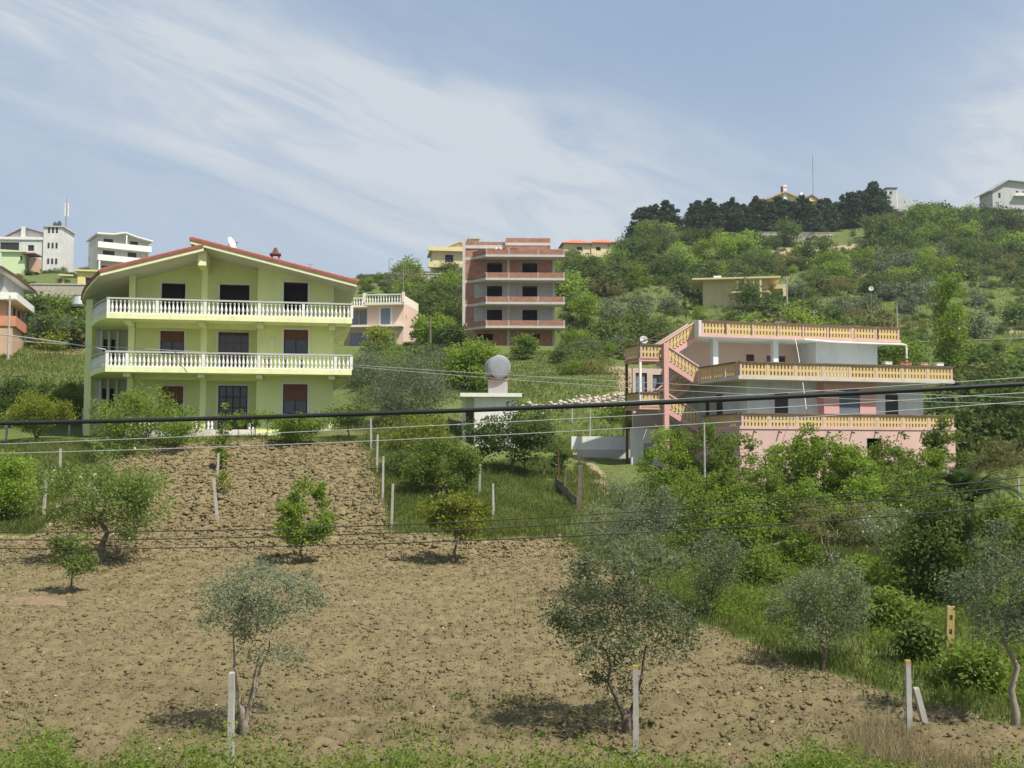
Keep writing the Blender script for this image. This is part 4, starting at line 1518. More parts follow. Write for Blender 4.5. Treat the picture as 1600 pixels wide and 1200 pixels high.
# white three-storey house, left skyline
def ex_white(h, w, dep, ht):
    for x in (0.05, w * 0.52, w - 0.4):
        MB().box(x, x + 0.35, -1.7, -1.35, -2, 3.0).build('column', M['white_paint'], h)
    MB().box(w * 0.52, w * 0.52 + 0.3, -1.7, -1.4, 6.2, 9.4).build('column', M['white_paint'], h)
    f = [(-0.5, 8.5), (w * 0.28, 8.65), (w * 0.5, 9.3), (w * 0.76, 8.5), (w + 0.6, 7.9), (w + 0.6, 8.2), (w * 0.76, 8.8), (w * 0.5, 9.6), (w * 0.28, 8.95), (-0.5, 8.8)]
    MB().extrude_xz(f, -1.9, dep + 0.5).build('roof', M['white_paint'], h)
    MB().extrude_xz([(0.0, 8.2), (0, 8.55), (w * 0.28, 8.65), (w * 0.5, 9.3), (w * 0.76, 8.5), (w, 8.3), (w, 8.2)], 0, 0.25).build('gable', M['white_dirty'], h)
    me = MB().box(0.3, w - 0.3, 3.0, 3.1, -2, 8.1).mesh('shade_backing', M['room_shade'])  # near-black sheet painted as the shade behind the windows
    link_mesh('shade_backing', me, h)


house('white_house', 'white three-storey house with solid white balconies and wavy roof on the left skyline', 151, 424, 250, 33, 11.6, 9.5, 8.2, 'white_dirty', wins=[(1.3, 3.6, 6.6, 8.0), (7.3, 9.3, 6.6, 8.0), (1.2, 4.0, 3.4, 5.2), (6.8, 9.0, 3.4, 5.3), (1.0, 4.5, -1.5, 1.6), (7.0, 8.3, -1.5, 1.4)], side='left',
      side_wins=[(3, 3.8, 6.6, 7.7), (6, 6.8, 6.6, 7.7), (7.6, 8.4, 3.4, 4.6)], balconies=[(-0.2, 11.9, 5.6, 1.8, 1.15, 'white_paint'), (-0.2, 11.9, 2.6, 1.8, 1.15, 'white_paint')], extra=ex_white)


# big white building with the phone mast
def ex_big(h, w, dep, ht):
    MB().box(10.2, 14.4, -0.4, 8, -2, 9.3).build('stair_tower', M['white_dirty'], h)
    MB().box(9.9, 14.8, -0.7, 8.3, 9.3, 9.55).build('tower_roof', M['concrete_light'], h)
    for z in (0.6, 4.3, 7.9):
        for x in (11.2, 12.1, 13.0):
            MB().box(x, x + 0.45, -0.44, -0.401, z, z + 1.3).build('window', M['room_shade'], h)
    MB().extrude_xz([(0, 6.9), (4.8, 9.4), (10, 8.0), (10, 6.9)], 2.5, 7).build('gable', M['white_dirty'], h)
    MB().extrude_xz([(-0.4, 6.95), (4.8, 9.65), (10.2, 8.15), (10.2, 7.95), (4.8, 9.42), (-0.4, 6.7)], 1.8, 8).build('roof', M['roof_dark'], h)
    MB().box(4.5, 5.3, 1.2, 1.8, 6.9, 9.7).build('chimney', M['white_dirty'], h)
    MB().box(-3.5, 10.2, -0.25, 2.5, 6.3, 6.9).build('parapet', M['white_paint'], h)
    MB().box(-3.4, 10.1, 3.0, 3.1, -2, 6.2).build('shade_backing', M['room_shade'], h)  # dark sheet whose colour gives the interior its shade
    MB().wall(-3.5, -0.02, -2, 6.3, 0.2, 0.2, [(-3, -1.2, 3.8, 5.6)]).build('wing_wall', M['white_dirty'], h)


hb = house('hotel_block', 'large white unfinished building with a stair tower on the far left skyline', -3, 416, 250, 4, 10.2, 9, 6.3, 'white_dirty', cat='building', wins=[(0.2, 4.6, 3.3, 5.7), (6.5, 8.0, 3.6, 5.1), (0.6, 5.0, 0.4, 1.8), (6.4, 8.0, -0.1, 1.3), (6.5, 9.0, -1.8, -0.4)], extra=ex_big)
b0 = Matrix.Translation(hb.location) @ Matrix.Rotation(R(4), 4, 'Z')
for lb, x, z in (('dark water tank on the stair tower roof, left one of two', 11.6, 9.56), ('taller dark water tank beside the phone mast on the stair tower', 12.6, 9.56)):
    tk = thing('roof_water_tank', lb, 'water tank', b0 @ Vector((x, 3, z)))
    MB().lathe([(0.42, 0), (0.46, 0.08), (0.46, 1.25 + (x > 12) * 0.25), (0.3, 1.5 + (x > 12) * 0.25), (0.12, 1.6 + (x > 12) * 0.25)], sides=12).build('drum', M['metal_grey'] if False else M['shutter_dark'], tk, smooth=False)
    MB().lathe([(0.13, 1.6 + (x > 12) * 0.25), (0.13, 1.7 + (x > 12) * 0.25)], sides=10).build('lid', M['shutter_dark'], tk)
ms = thing('phone_mast', 'tall lattice phone mast with white panel antennas on the left skyline', 'mast', b0 @ Vector((13.9, 3.5, 9.5)))
q = MB()
for a in range(3):
    an = a * 2.094
    q.tube([(0.25 * math.cos(an), 0.25 * math.sin(an), 0), (0.15 * math.cos(an), 0.15 * math.sin(an), 6.6)], 0.04, 5)
for i in range(14):
    z0, z1 = i * 0.47, (i + 1) * 0.47
    for a in range(3):
        an, bn = a * 2.094, (a + 1) * 2.094
        q.tube([(0.23 * math.cos(an), 0.23 * math.sin(an), z0), (0.22 * math.cos(bn), 0.22 * math.sin(bn), z1)], 0.022, 4)
q.build('lattice', M['metal_grey'], ms)
MB().tube([(0, 0, 6.4), (0, 0, 8.2)], 0.05).build('spike', M['metal_grey'], ms)
for an in (0.3, 2.4, 4.5):
    c, s_ = math.cos(an), math.sin(an)
    MB().box(0.42 * c - 0.12, 0.42 * c + 0.12, 0.42 * s_ - 0.07, 0.42 * s_ + 0.07, 3.2, 6.4).build('panel_antenna', M['white_paint'], ms)
    MB().tube([(0, 0, 4.8), (0.42 * c, 0.42 * s_, 4.8)], 0.03).build('bracket', M['metal_grey'], ms)


# mint building in front of it
def ex_mint(h, w, dep, ht):
    MB().extrude_xz([(-0.4, ht), (w + 0.3, ht), (w + 0.3, ht + 0.22), (-0.4, ht + 0.5)], -0.4, dep).build('roof', M['mint_wall'], h)
    MB().box(w - 0.3, w + 2.2, -0.8, 3, ht - 0.45, ht - 0.2).build('canopy', M['roof_dark'], h)
    MB().box(w + 0.4, w + 2.0, 1.0, 3, -1, ht - 0.9).build('shed', M['tan_wall'], h)


house('mint_building', 'low mint green building below the large white one at the far left', 2, 415, 205, 3, 4.3, 5, 2.6, 'mint_wall', cat='building', wins=[(3.4, 3.9, 1.0, 2.0)], extra=ex_mint)


# yellow flat-roofed building next to the green roof
def ex_yel(h, w, dep, ht):
    MB().box(-2.6, -0.6, -0.3, 2, ht - 0.75, ht - 0.55).build('canopy', M['cream_wall'], h)
    MB().box(-2.2, -1.9, 0.2, 0.5, -1, ht - 0.76).build('canopy_post', M['ochre_wall'], h)


house('yellow_building', 'yellow flat-roofed building peeping out left of the green house roof', 121, 447, 160, 10, 6, 6, 2.2, 'yellow_wall', cat='building', roof='flat', roof_m='yellow_wall', wins=[(1.0, 2.0, 0.2, 1.4)], extra=ex_yel, over=0.4)
p = at(48, 470, 150)
rw = thing('retaining_wall', 'pale block retaining wall on the slope behind the left trees', 'wall', p, R(4))
MB().wall(0, 9.0, -2.5, 2.3, 0, 0.5, [(1.2, 1.7, 0.9, 1.35)]).build('wall', M['stone_wall'], rw)
MB().box(-0.1, 9.1, -0.1, 0.6, 2.3, 2.42).build('coping', M['concrete_light'], rw)
# round white balcony tip behind the house
p = at(129, 471, 110)
rb = thing('round_balcony', 'white rounded balcony end just left of the green house', 'balcony', p)
MB().lathe([(0.9, -0.6), (1.05, -0.4), (1.05, 0.45), (1.1, 0.5)], 0, 0, 20).build('parapet', M['white_paint'], rb, smooth=False)
MB().box(-0.2, 4, -0.3, 0.6, -3, -0.4).build('support', M['white_paint'], rb)


# tan and brick house at the left edge
def left_house():
    p = at(-22, 505, 92)
    h = thing('brick_house', 'tan house with dark red roof and white balcony band at the left edge', 'house', p, R(14))
    MB().prism([(-8, 0), (1.5, 0), (1.5, 9), (-8, 9)], -3, 2.0).build('lower_wall', M['tan_wall'], h)
    MB().prism([(-8, 0.1), (1.3, 0.1), (1.3, 9), (-8, 9)], 2.62, 4.25).build('upper_wall', M['grey_plaster'], h)
    MB().prism([(-8, -0.9), (2.5, -0.7), (2.3, 8.6), (-8, 8.6)], 2.0, 2.62).build('balcony', M['white_paint'], h)
    MB().prism([(-8, -0.8), (2.45, -0.6), (2.1, 6.5), (-8, 6.5)], -0.25, 0.62).build('parapet', M['orange_brick'], h)
    MB().prism([(-8, -0.6), (2.2, -0.5), (1.9, 6.3), (-8, 6.3)], -3, -0.252).build('terrace', M['tan_wall'], h)
    MB().prism([(-8, -2.4), (1.55, -2.4), (1.85, 3), (1.8, 11.8), (-8, 11.8)], 4.25, 4.4).build('eaves', M['soffit'], h)
    mb = MB()
    mb.prism([(-8, -2.5), (1.65, -2.5), (1.95, 3), (1.9, 11.9), (-8, 11.9)], lambda x, y: 4.405, lambda x, y: 4.55 + max(0, 1.6 - x) * 0.2)
    mb.build('roof', M['roof_dark'], h)
    for y in (3.2, 5.2):
        MB().box(1.5, 1.53, y, y + 0.9, 0.7, 1.8).build('window', M['room_shade'], h)


left_house()


# white hut with the water tank
def hut():
    p = at(723, 697, 73) + Vector((0, 0, 0.22))
    h = thing('white_hut', 'small white hut with flat concrete roof and a brick stand on top', 'hut', p, R(4))
    MB().wall(0.75, 3.6, -1.5, 3.05, -0.6, 0.2).wall(0.0, 0.75, -1.5, 3.05, 0.3, 0.2).wall(-0.4, 0.5, -1.5, 3.05, 0.75, 0.2, axis='y').wall(0.2, 3.2, -1.5, 3.05, 0.0, 0.2, axis='y').wall(0.2, 3.2, -1.5, 3.05, 3.4, 0.2, axis='y').build('wall', M['white_paint'], h)
    MB().box(-0.2, 3.9, -0.95, 3.5, 3.05, 3.3).build('roof', M['white_paint'], h)
    MB().box(0.1, 0.7, 0.24, 0.298, -0.2, 2.05).build('door', M['wood_dark'], h)
    MB().box(1.75, 3.05, 0.6, 1.7, 3.322, 4.25).build('tank_stand', M['concrete'], h)
    MB().box(1.7, 3.1, 0.55, 1.75, 4.25, 4.33).build('stand_slab', M['orange_brick'], h)
    mwv = Matrix.Translation(p) @ Matrix.Rotation(R(4), 4, 'Z')
    t = thing('water_tank', 'grey steel drum water tank lying on the stand above the white hut', 'water tank', mwv @ Vector((2.5, 0.2, 4.34)), R(12))
    prof_ = [(0.0, 0.0), (0.5, 0.03), (0.7, 0.07), (0.77, 0.12), (0.79, 0.12), (0.79, 0.16), (0.77, 0.16), (0.77, 0.85), (0.79, 0.86), (0.79, 0.9), (0.77, 0.91), (0.77, 1.7), (0.7, 1.78), (0.0, 1.82)]
    mb = MB()
    n = 32
    for r, y in prof_:
        for k in range(n):
            a = 6.28319 * k / n
            mb.v.append((r * math.cos(a), y, 0.82 + r * math.sin(a)))
    for i in range(len(prof_) - 1):
        for k in range(n):
            k2 = (k + 1) % n
            mb.f.append((i * n + k, i * n + k2, (i + 1) * n + k2, (i + 1) * n + k))
    mb.build('drum', M['metal_grey'], t, smooth=False)
    mb = MB()
    for y in (0.3, 1.55):
        mb.box(-0.55, 0.55, y, y + 0.14, 0.0, 0.3)
    mb.build('cradle', M['rust'], t)
    mb = MB().tube([(0, 0.9, 1.6), (0, 0.9, 1.75)], 0.12, 12)
    mb.build('filler_cap', M['metal_grey'], t)


hut()


# ochre house on the hill
def ex_ochre(h, w, dep, ht):
    for x in (5.2, 6.5, 7.7):
        MB().box(x, x + 0.14, -1.55, -1.41, 3.0, ht).build('column', M['cream_wall'], h)
    MB().box(w - 1.5, w - 1.2, -1.6, -1.3, -1.5, ht).build('column', M['cream_wall'], h)
    MB().box(4.3, w, -1.7, -0.004, 2.75, 3.0).build('balcony', M['ochre_wall'], h)
    MB().box(w + 0.7, w + 2.8, 0.5, 5, ht - 1.4, ht - 0.7).build('side_room', M['ochre_wall'], h)
    MB().box(w + 2.2, w + 2.8, 0.4, 0.8, ht - 2.6, ht - 1.4).build('side_post', M['cream_wall'], h)
    MB().extrude_xz([(w - 0.4, -1.5), (w - 0.4, 2.2), (w + 0.4, 1.2), (w + 1.0, -1.5)], -2.0, -1.4).build('buttress', M['tan_wall'], h)


ho = house('ochre_house', 'ochre flat-roofed house half hidden by bushes on the hillside', 1099, 488, 172, -9, 10.2, 7, 5.0, 'ochre_wall', roof='flat', roof_m='cream_wall', wins=[(6.3, 7.2, 3.1, 4.5)], over=1.7, win_m='glass', extra=ex_ochre)
mo = Matrix.Translation(ho.location) @ Matrix.Rotation(R(-9), 4, 'Z')
tk = thing('roof_water_tank', 'white box water tank on the roof of the ochre hillside house', 'water tank', mo @ Vector((1.7, 1.0, 5.25)), R(-9))
MB().prism([(0, 0), (1.2, 0), (1.2, 0.9), (0, 0.9)], 0.12, 0.72).build('tank', M['white_paint'], tk)
MB().box(0.05, 0.2, 0.05, 0.85, 0, 0.12).box(1.0, 1.15, 0.05, 0.85, 0, 0.12).build('foot', M['concrete'], tk)


# villa on top of the hill
def ex_villa(h, w, dep, ht):
    ch = MB().box(w * 0.46, w * 0.46 + 1.1, -0.3, 0.8, ht, ht + 4.6).build('chimney', M['white_paint'], h)
    MB().box(w * 0.46 - 0.12, w * 0.46 + 1.22, -0.42, 0.92, ht + 3.9, ht + 4.15).build('cap', M['white_paint'], ch)
    MB().box(w * 0.46 - 0.5, w * 0.46 - 0.12, 0.4, 0.9, ht + 2, ht + 4.3).build('flue', M['roof_dark'], ch)
    c2 = MB().lathe([(0.7, ht - 0.5), (0.75, ht + 2.2), (0.55, ht + 2.7), (0.2, ht + 3.0)], w + 0.8, 3, 10).build('chimney', M['white_paint'], h)
    MB().extrude_xz([(w - 0.6, ht - 0.6), (w + 2.6, ht + 1.1), (w + 5.4, ht - 0.8)], -1.4, 4).build('side_gable', M['yellow_wall'], h)
    MB().extrude_xz([(w - 1.2, ht - 0.75), (w + 2.6, ht + 1.15), (w + 6, ht - 1.05), (w + 6, ht - 0.8), (w + 2.6, ht + 1.4), (w - 1.2, ht - 0.5)], -1.8, 5).build('side_roof', M['roof_orange'], h)
    MB().box(-3.5, -0.02, 0.5, 6, -2, ht - 0.2).build('side_wing', M['cream_wall'], h)
    MB().box(-4.0, 0.2, 0.0, 6.5, ht - 0.2, ht + 0.25).build('side_wing_roof', M['roof_orange'], h)


house('hilltop_villa', 'yellow villa with tall white chimneys behind the cypress hedge on the hilltop', 1199, 320, 335, 3, 11, 9, 1.7, 'yellow_wall', roof='gable', wins=[(4.0, 5.2, 0.6, 1.6)], over=0.8, pitch=0.2, roof_m='roof_orange', extra=ex_villa, fascia='cream_wall')
fm = thing('radio_mast', 'very thin tall mast rising beside the hilltop villa', 'mast', at(1271, 325, 340))
MB().tube([(0, 0, -6), (0, 0, 16.3)], 0.10, 6).build('pole', M['metal_grey'], fm)
MB().tube([(0, 0, 16.3), (0, 0, 17.2)], 0.05, 6).build('tip', M['metal_grey'], fm)


def ex_c1(h, w, dep, ht):
    MB().box(3.4, 6.4, 0.5, 4, -4, ht - 1.6).box(6.4, 8.2, 1, 4, -4, ht - 3.4).build('lower_block', M['grey_plaster'], h)
    MB().box(3.4, 3.6, 0.3, 0.5, -4, ht - 0.2).build('column', M['white_paint'], h)


house('concrete_house', 'pale stepped concrete house right of the hilltop cypresses', 1386, 312, 350, 4, 3.3, 5, 3.8, 'grey_plaster', roof='flat', roof_m='roof_dark', wins=[(0.8, 1.8, 1.6, 2.8)], extra=ex_c1, over=0.3)


def ex_c2(h, w, dep, ht):
    MB().box(6.6, w + 0.5, -1.2, -0.004, 1.1, 1.3).box(6.6, w + 0.5, -1.2, -1.05, 1.3, 2.0).build('balcony', M['white_paint'], h)
    MB().extrude_xz([(-1.3, 2.4), (4.8, 5.9), (12.5, 5.2), (12.5, 5.45), (4.8, 6.2), (-1.3, 2.65)], -0.9, 9).build('roof', M['concrete'], h)
    MB().extrude_xz([(0, 3.0), (4.8, 5.85), (w, 5.3), (w, 3.0)], 0.002, 0.25).build('gable', M['grey_plaster'], h)
    MB().extrude_xz([(5.5, 6.2), (12.5, 5.5), (12.5, 5.7), (5.5, 6.6)], 2, 9).build('roof_tiles', M['roof_dark'], h)


house('grey_house', 'grey plastered house with sloping roof at the right end of the hill crest', 1551, 312, 330, 4, 11, 8, 3.0, 'grey_plaster', wins=[(1.8, 2.6, 0.4, 2.2), (7.4, 8.3, 1.5, 2.9), (9.6, 10.5, 1.5, 2.9)], extra=ex_c2)

# walls on the hill
p = at(1178, 366, 283)
hw = thing('retaining_wall', 'long low stone retaining wall under the hilltop conifer hedge', 'wall', p, R(2))
MB().prism([(0, 0), (20, 0), (25, 1.5), (25, 2.1), (0, 0.6)], -2.5, 0.5).build('wall', M['stone_wall'], hw)
MB().prism([(-0.1, -0.1), (20, -0.1), (25.1, 1.4), (25.1, 2.2), (-0.1, 0.7)], 0.5, 0.65).build('coping', M['stone_wall'], hw)
p = at(650, 448, 200)
rw2 = thing('retaining_wall', 'grey concrete retaining wall below the cream villa', 'wall', p, R(5))
MB().box(0, 8.5, 0, 0.5, -3, 2.4).build('wall', M['concrete'], rw2)
MB().box(-0.1, 8.6, -0.1, 0.6, 2.4, 2.55).build('coping', M['concrete_light'], rw2)

# white tank wall in the garden by the stairs
g = at(893, 711, 70)
ww = thing('garden_wall', 'whitewashed low garden wall with flaking paint left of the pink house', 'wall', g, R(6))
MB().prism([(0, 0), (6.0, 0), (6.0, 0.25), (0, 0.25)], 0.35, 1.2).build('wall', M['white_paint'], ww)
MB().prism([(0.4, -0.12), (4.6, -0.12), (4.6, 0.24), (0.4, 0.24)], -1.0, 0.34).build('footing', M['concrete_light'], ww)
# ---------------------------------------------------------------- trees
def leaf_arrays(C, T, length, width, rng, droop=0.0, up=0.0):
    """diamond leaves around centres C with tint T"""
    n = len(C)
    a = rng.normal(size=(n, 3))
    a[:, 2] = a[:, 2] * 0.8 - droop + up
    a /= np.linalg.norm(a, axis=1)[:, None]
    b = np.cross(a, rng.normal(size=(n, 3)))
    b /= np.linalg.norm(b, axis=1)[:, None] + 1e-9
    ln = (length * (0.6 + 0.8 * rng.random(n)))[:, None] * 0.5
    wd = (width * (0.6 + 0.8 * rng.random(n)))[:, None] * 0.5
    V = np.stack([C - a * ln, C + b * wd, C + a * ln, C - b * wd], 1).reshape(-1, 3)
    F_ = np.arange(n * 4).reshape(n, 4)
    return V, F_, np.repeat(T, 4)


def grow(seed, height, cb, rx, ry, nleaf, lsize, lwid, stems=1, trunk_r=0.08, clumps=40, cr=0.28, offx=0.0, shape='round', lean=(0, 0), droop=0.0, twig=True, up=0.0, blossoms=0):
    """returns trunk MB and leaf arrays of one tree standing at the origin.
    cb: height where the crown begins, rx/ry: crown half widths"""
    rng = np.random.default_rng(seed)
    rz = (height - cb) / 2
    cz = (height + cb) / 2
    cen = np.array([offx, 0, cz])
    mb = MB()
    pts = []
    while len(pts) < clumps:
        p = rng.uniform(-1, 1, 3)
        r = np.linalg.norm(p)
        if r > 1 or r < 0.15:
            continue
        if shape == 'round' and rng.random() > 0.35 + 0.65 * r:
            continue
        if shape == 'cone':
            k = (1 - p[2]) / 2
            if np.hypot(p[0], p[1]) > 0.3 + 0.85 * k:
                continue
        if shape == 'vase' and np.hypot(p[0], p[1]) > 0.45 + 0.4 * (p[2] + 1):
            continue
        j = 0.82 + 0.36 * rng.random()
        pts.append(cen + p * np.array([rx, ry, rz]) * j)
    pts = np.array(pts)
    # stems
    nodes = []
    for s in range(stems):
        an = 6.283 * (s + rng.random() * 0.6) / max(stems, 1)
        sp = (0.0 if stems == 1 else 0.35) * min(rx, 1.2)
        base = np.array([0.05 * math.cos(an) * (stems > 1), 0.05 * math.sin(an) * (stems > 1), -0.15])
        top = np.array([offx * 0.7 + sp * math.cos(an) + lean[0], sp * math.sin(an) + lean[1], cb + rz * (0.9 if stems == 1 else 0.6)])
        n = 7
        path = []
        for i in range(n):
            t = i / (n - 1)
            q = base * (1 - t) + top * t
            lat = 1.0
            if stems > 1:
                lat = max(0.0, (t - 0.22) / 0.78)
                q[:2] = base[:2] * 0.4 * (1 - t) + top[:2] * lat
            q[:2] += lat * rng.normal(size=2) * 0.05 * height * 0.35 * math.sin(t * 3.1) + lat * np.array([math.cos(an), math.sin(an)]) * (0.25 * sp * math.sin(t * 3.14))
            path.append(q)
        if stems > 1 and s == 0:
            zf = top[2] * 0.3
            mb.tube([(0, 0, -0.2), (0.015, 0.0, zf * 0.5), (0, 0.01, zf)], [trunk_r * 1.4, trunk_r, trunk_r * 0.9], 8)
        r0 = trunk_r / (1 if stems == 1 else stems ** 0.45)
        rad = [r0 * (1.35 if i == 0 else 1 - 0.72 * i / (n - 1)) for i in range(n)]
        mb.tube(path, rad, 7)
        for i in range(2, n):
            if path[i][2] > cb * 0.6:
                nodes.append((path[i], rad[i]))
    # limbs reach every clump
    order = np.argsort(np.linalg.norm(pts - np.array([offx * 0.7, 0, cb]), axis=1))
    for k in order:
        p = pts[k]
        best = min(nodes, key=lambda nd: np.linalg.norm(nd[0] - p) + max(0, nd[0][2] - p[2]) * 1.2)
        q, r = best
        d = np.linalg.norm(p - q)
        mid = (p + q) / 2 + rng.normal(size=3) * 0.08 * d
        mid[2] += 0.08 * d
        r1 = max(0.009, min(r * 0.75, 0.014 + 0.02 * d))
        if twig:
            mb.tube([q, mid, p], [r1, r1 * 0.75, max(0.004, r1 * 0.4)], 4, cap=False)
        nodes.append((mid, r1 * 0.75))
        nodes.append((p, r1 * 0.5))
    # leaves
    wts = 0.5 + rng.random(clumps)
    if shape == 'cone':
        # a leader with short spires
        for q_ in range(4):
            pts[q_] = [0.1 * rng.normal(), 0.1 * rng.normal(), height * (0.8 + 0.07 * q_)]

    wts /= wts.sum()
    idx = rng.choice(clumps, nleaf, p=wts)
    sg = cr * (0.6 + 0.8 * rng.random(clumps))
    if shape == 'cone':
        sg = sg * np.clip(1.25 - pts[:, 2] / height, 0.3, 1)
    off = rng.normal(size=(nleaf, 3))
    off /= np.linalg.norm(off, axis=1)[:, None]
    off *= (rng.random(nleaf) ** 0.45)[:, None]
    C = pts[idx] + off * sg[idx][:, None] * np.array([1.15, 1.15, 0.85]) * 1.3
    C = C + rng.normal(size=(nleaf, 3)) * cr * 0.12
    ct = 0.35 + 0.3 * rng.random(clumps)
    T = np.clip(ct[idx] + rng.normal(size=nleaf) * 0.16, 0, 1)
    V, F_, TT = leaf_arrays(C, T, lsize, lwid, rng, droop, up)
    if blossoms:
        bi = rng.choice(nleaf, blossoms, replace=False)
        BC = C[bi] + rng.normal(size=(blossoms, 3)) * 0.05
        B = leaf_arrays(np.repeat(BC, 3, 0) + rng.normal(size=(blossoms * 3, 3)) * 0.02, rng.random(blossoms * 3), 0.075, 0.06, rng)
    else:
        B = None
    return mb, (V, F_, TT), B


def crown_mesh(name, arr, mat):
    return np_mesh(name, arr[0], arr[1], M[mat], {'tint': arr[2]})


KIND = {
    'olive': dict(mat='leaf_olive', lsize=0.09, lwid=0.032, bark='bark', cr=0.26),
    'olive_grey': dict(mat='leaf_olive_grey', lsize=0.09, lwid=0.032, bark='bark_pale', cr=0.26),
    'almond': dict(mat='leaf_almond', lsize=0.12, lwid=0.05, bark='bark', cr=0.34),
    'bright': dict(mat='leaf_bright', lsize=0.15, lwid=0.085, bark='bark', cr=0.3),
    'mid': dict(mat='leaf_mid', lsize=0.15, lwid=0.085, bark='bark', cr=0.32),
    'yellow': dict(mat='leaf_yellow', lsize=0.13, lwid=0.075, bark='bark', cr=0.28),
    'dark': dict(mat='leaf_dark', lsize=0.16, lwid=0.09, bark='bark', cr=0.4),
    'brown': dict(mat='leaf_brown', lsize=0.10, lwid=0.05, bark='bark_pale', cr=0.34),
}


def tree(name, label, cat, px, py, top, cbot, hw, kind, nleaf, off=0, stems=1, clumps=34, seed=None, d=None, group=None, trunk=None, shape='round', lk=1.0, cr=None, yk=0.9, blossoms=0, droop=0.0):
    """a tree whose foot is seen at (px,py), top at row `top`, crown from row `cbot`, half width hw pixels"""
    g = G(px, py) if d is None else at(px, py, d)
    if d is not None:
        g.z = hz(g.x, g.y) if abs(hz(g.x, g.y) - g.z) < 2.5 else g.z
    s = g.y / FPX
    height = (at(px, top, g.y).z - g.z)
    cb = max(0.05, at(px, cbot, g.y).z - g.z)
    K = dict(KIND[kind])
    seed = seed if seed is not None else (px * 13 + py * 7)
    rx = hw * s * 0.9
    size = max(1.0, (g.y / 60) ** 0.8) * lk
    crr = (cr or K['cr'] * max(0.6, min(1.8, rx / 1.3)))
    mb, lv, bl = grow(seed, height * 0.95, cb, rx, rx * yk, nleaf, K['lsize'] * size, K['lwid'] * size, stems, trunk or max(0.035, 0.028 * height), clumps, crr, off * s, shape, droop=droop, blossoms=blossoms)
    t = thing(name, label, cat, g, 0, group)
    mb.build('trunk', M[K['bark']], t, smooth=True)
    c = link_mesh('crown', crown_mesh('crown', lv, K['mat']), t)
    if bl is not None:
        link_mesh('blossom', crown_mesh('blossom', bl, 'blossom'), c)
    return t


# foreground olives
tree('olive_tree', 'sparse grey olive tree behind the left foreground post', 'tree', 381, 1152, 862, 1040, 112, 'olive_grey', 7200, 22, 3, 58, 11, trunk=0.08, shape='vase', cr=0.23, lk=0.85)
tree('olive_tree', 'bushy olive tree right behind the middle foreground post', 'tree', 978, 1152, 815, 1090, 126, 'olive', 12500, -2, 2, 74, 5, trunk=0.085, cr=0.25)
tree('olive_tree', 'grey olive tree behind the big foreground olive, beside the field corner', 'tree', 990, 945, 742, 905, 92, 'olive_grey', 9000, 0, 2, 54, 23, trunk=0.09, cr=0.32)
tree('olive_tree', 'slender forked olive at the edge of field and grass', 'tree', 1108, 968, 826, 935, 66, 'olive', 5500, 8, 2, 34, 6, trunk=0.06, shape='vase', cr=0.26)
tree('olive_tree', 'dark round olive casting shade on the right of the field', 'tree', 1286, 1046, 868, 1010, 84, 'olive', 9500, 0, 1, 56, 14, trunk=0.08, cr=0.26)
tree('olive_tree', 'tall grey olive with bent trunk at the right edge', 'tree', 1583, 1142, 818, 1010, 86, 'olive_grey', 6500, -5, 1, 46, 19, trunk=0.085, cr=0.26)
# fruit trees of the field
tree('almond_tree', 'broad almond tree with bent trunk at the left of the field', 'tree', 158, 882, 690, 838, 102, 'almond', 16000, 4, 1, 66, 3, trunk=0.15, cr=0.42, blossoms=110)
tree('fruit_tree', 'thin young fruit tree in front of the broad almond', 'tree', 112, 930, 826, 900, 34, 'almond', 2400, 0, 1, 22, 31, trunk=0.04, cr=0.2)
tree('fruit_tree', 'bright green young fruit tree standing alone mid field', 'tree', 471, 882, 752, 852, 58, 'bright', 4600, 6, 1, 34, 44, trunk=0.06, cr=0.26, lk=0.9)
tree('fruit_tree', 'yellow-green round fruit tree at the upper right corner of the field', 'tree', 712, 882, 764, 840, 57, 'yellow', 6000, 0, 1, 36, 47, trunk=0.07, cr=0.27)
tree('sapling', 'bare thin sapling in the field behind the grey olive', 'sapling', 478, 924, 885, 905, 6, 'brown', 60, 0, 1, 5, 9, trunk=0.018, cr=0.1)
tree('sapling', 'leafless sapling on the steep upper field', 'sapling', 465, 752, 690, 715, 12, 'brown', 120, 0, 1, 7, 10, trunk=0.025, cr=0.14)
tree('fruit_tree', 'wide leafy tree in front of the left half of the green house', 'tree', 222, 705, 606, 700, 92, 'mid', 15000, 0, 3, 60, 51, trunk=0.12, cr=0.5, lk=0.85)
tree('fruit_tree', 'compact leafy tree before the right window of the green house', 'tree', 466, 697, 634, 690, 42, 'mid', 5200, 0, 1, 30, 52, trunk=0.06, cr=0.33, lk=0.85)
tree('young_tree', 'slim young tree left of the green house door', 'tree', 372, 683, 640, 668, 17, 'bright', 700, 0, 1, 12, 53, trunk=0.03, cr=0.2, lk=0.8)
tree('young_tree', 'slim curved young tree right of the green house door', 'tree', 416, 684, 638, 662, 24, 'bright', 1200, 2, 1, 14, 54, trunk=0.03, cr=0.22, lk=0.8)
tree('young_tree', 'small leafy tree just beside the lower door of the green house', 'tree', 393, 682, 645, 668, 14, 'mid', 600, 0, 1, 10, 55, trunk=0.03, cr=0.18, lk=0.8)
for i, (px, py, tp, lb) in enumerate(((352, 698, 628, 'vine climbing the top post of the field row'), (347, 735, 690, 'vine on the second post down the field row'), (350, 775, 735, 'thin yellowish vine near the leaning post of the field row'))):
    tree('grape_vine', lb, 'vine', px, py, tp, py - 6, 11, 'bright' if i < 2 else 'yellow', 900 - i * 250, 0, 1, 14, 60 + i, trunk=0.025, cr=0.16, lk=0.8)
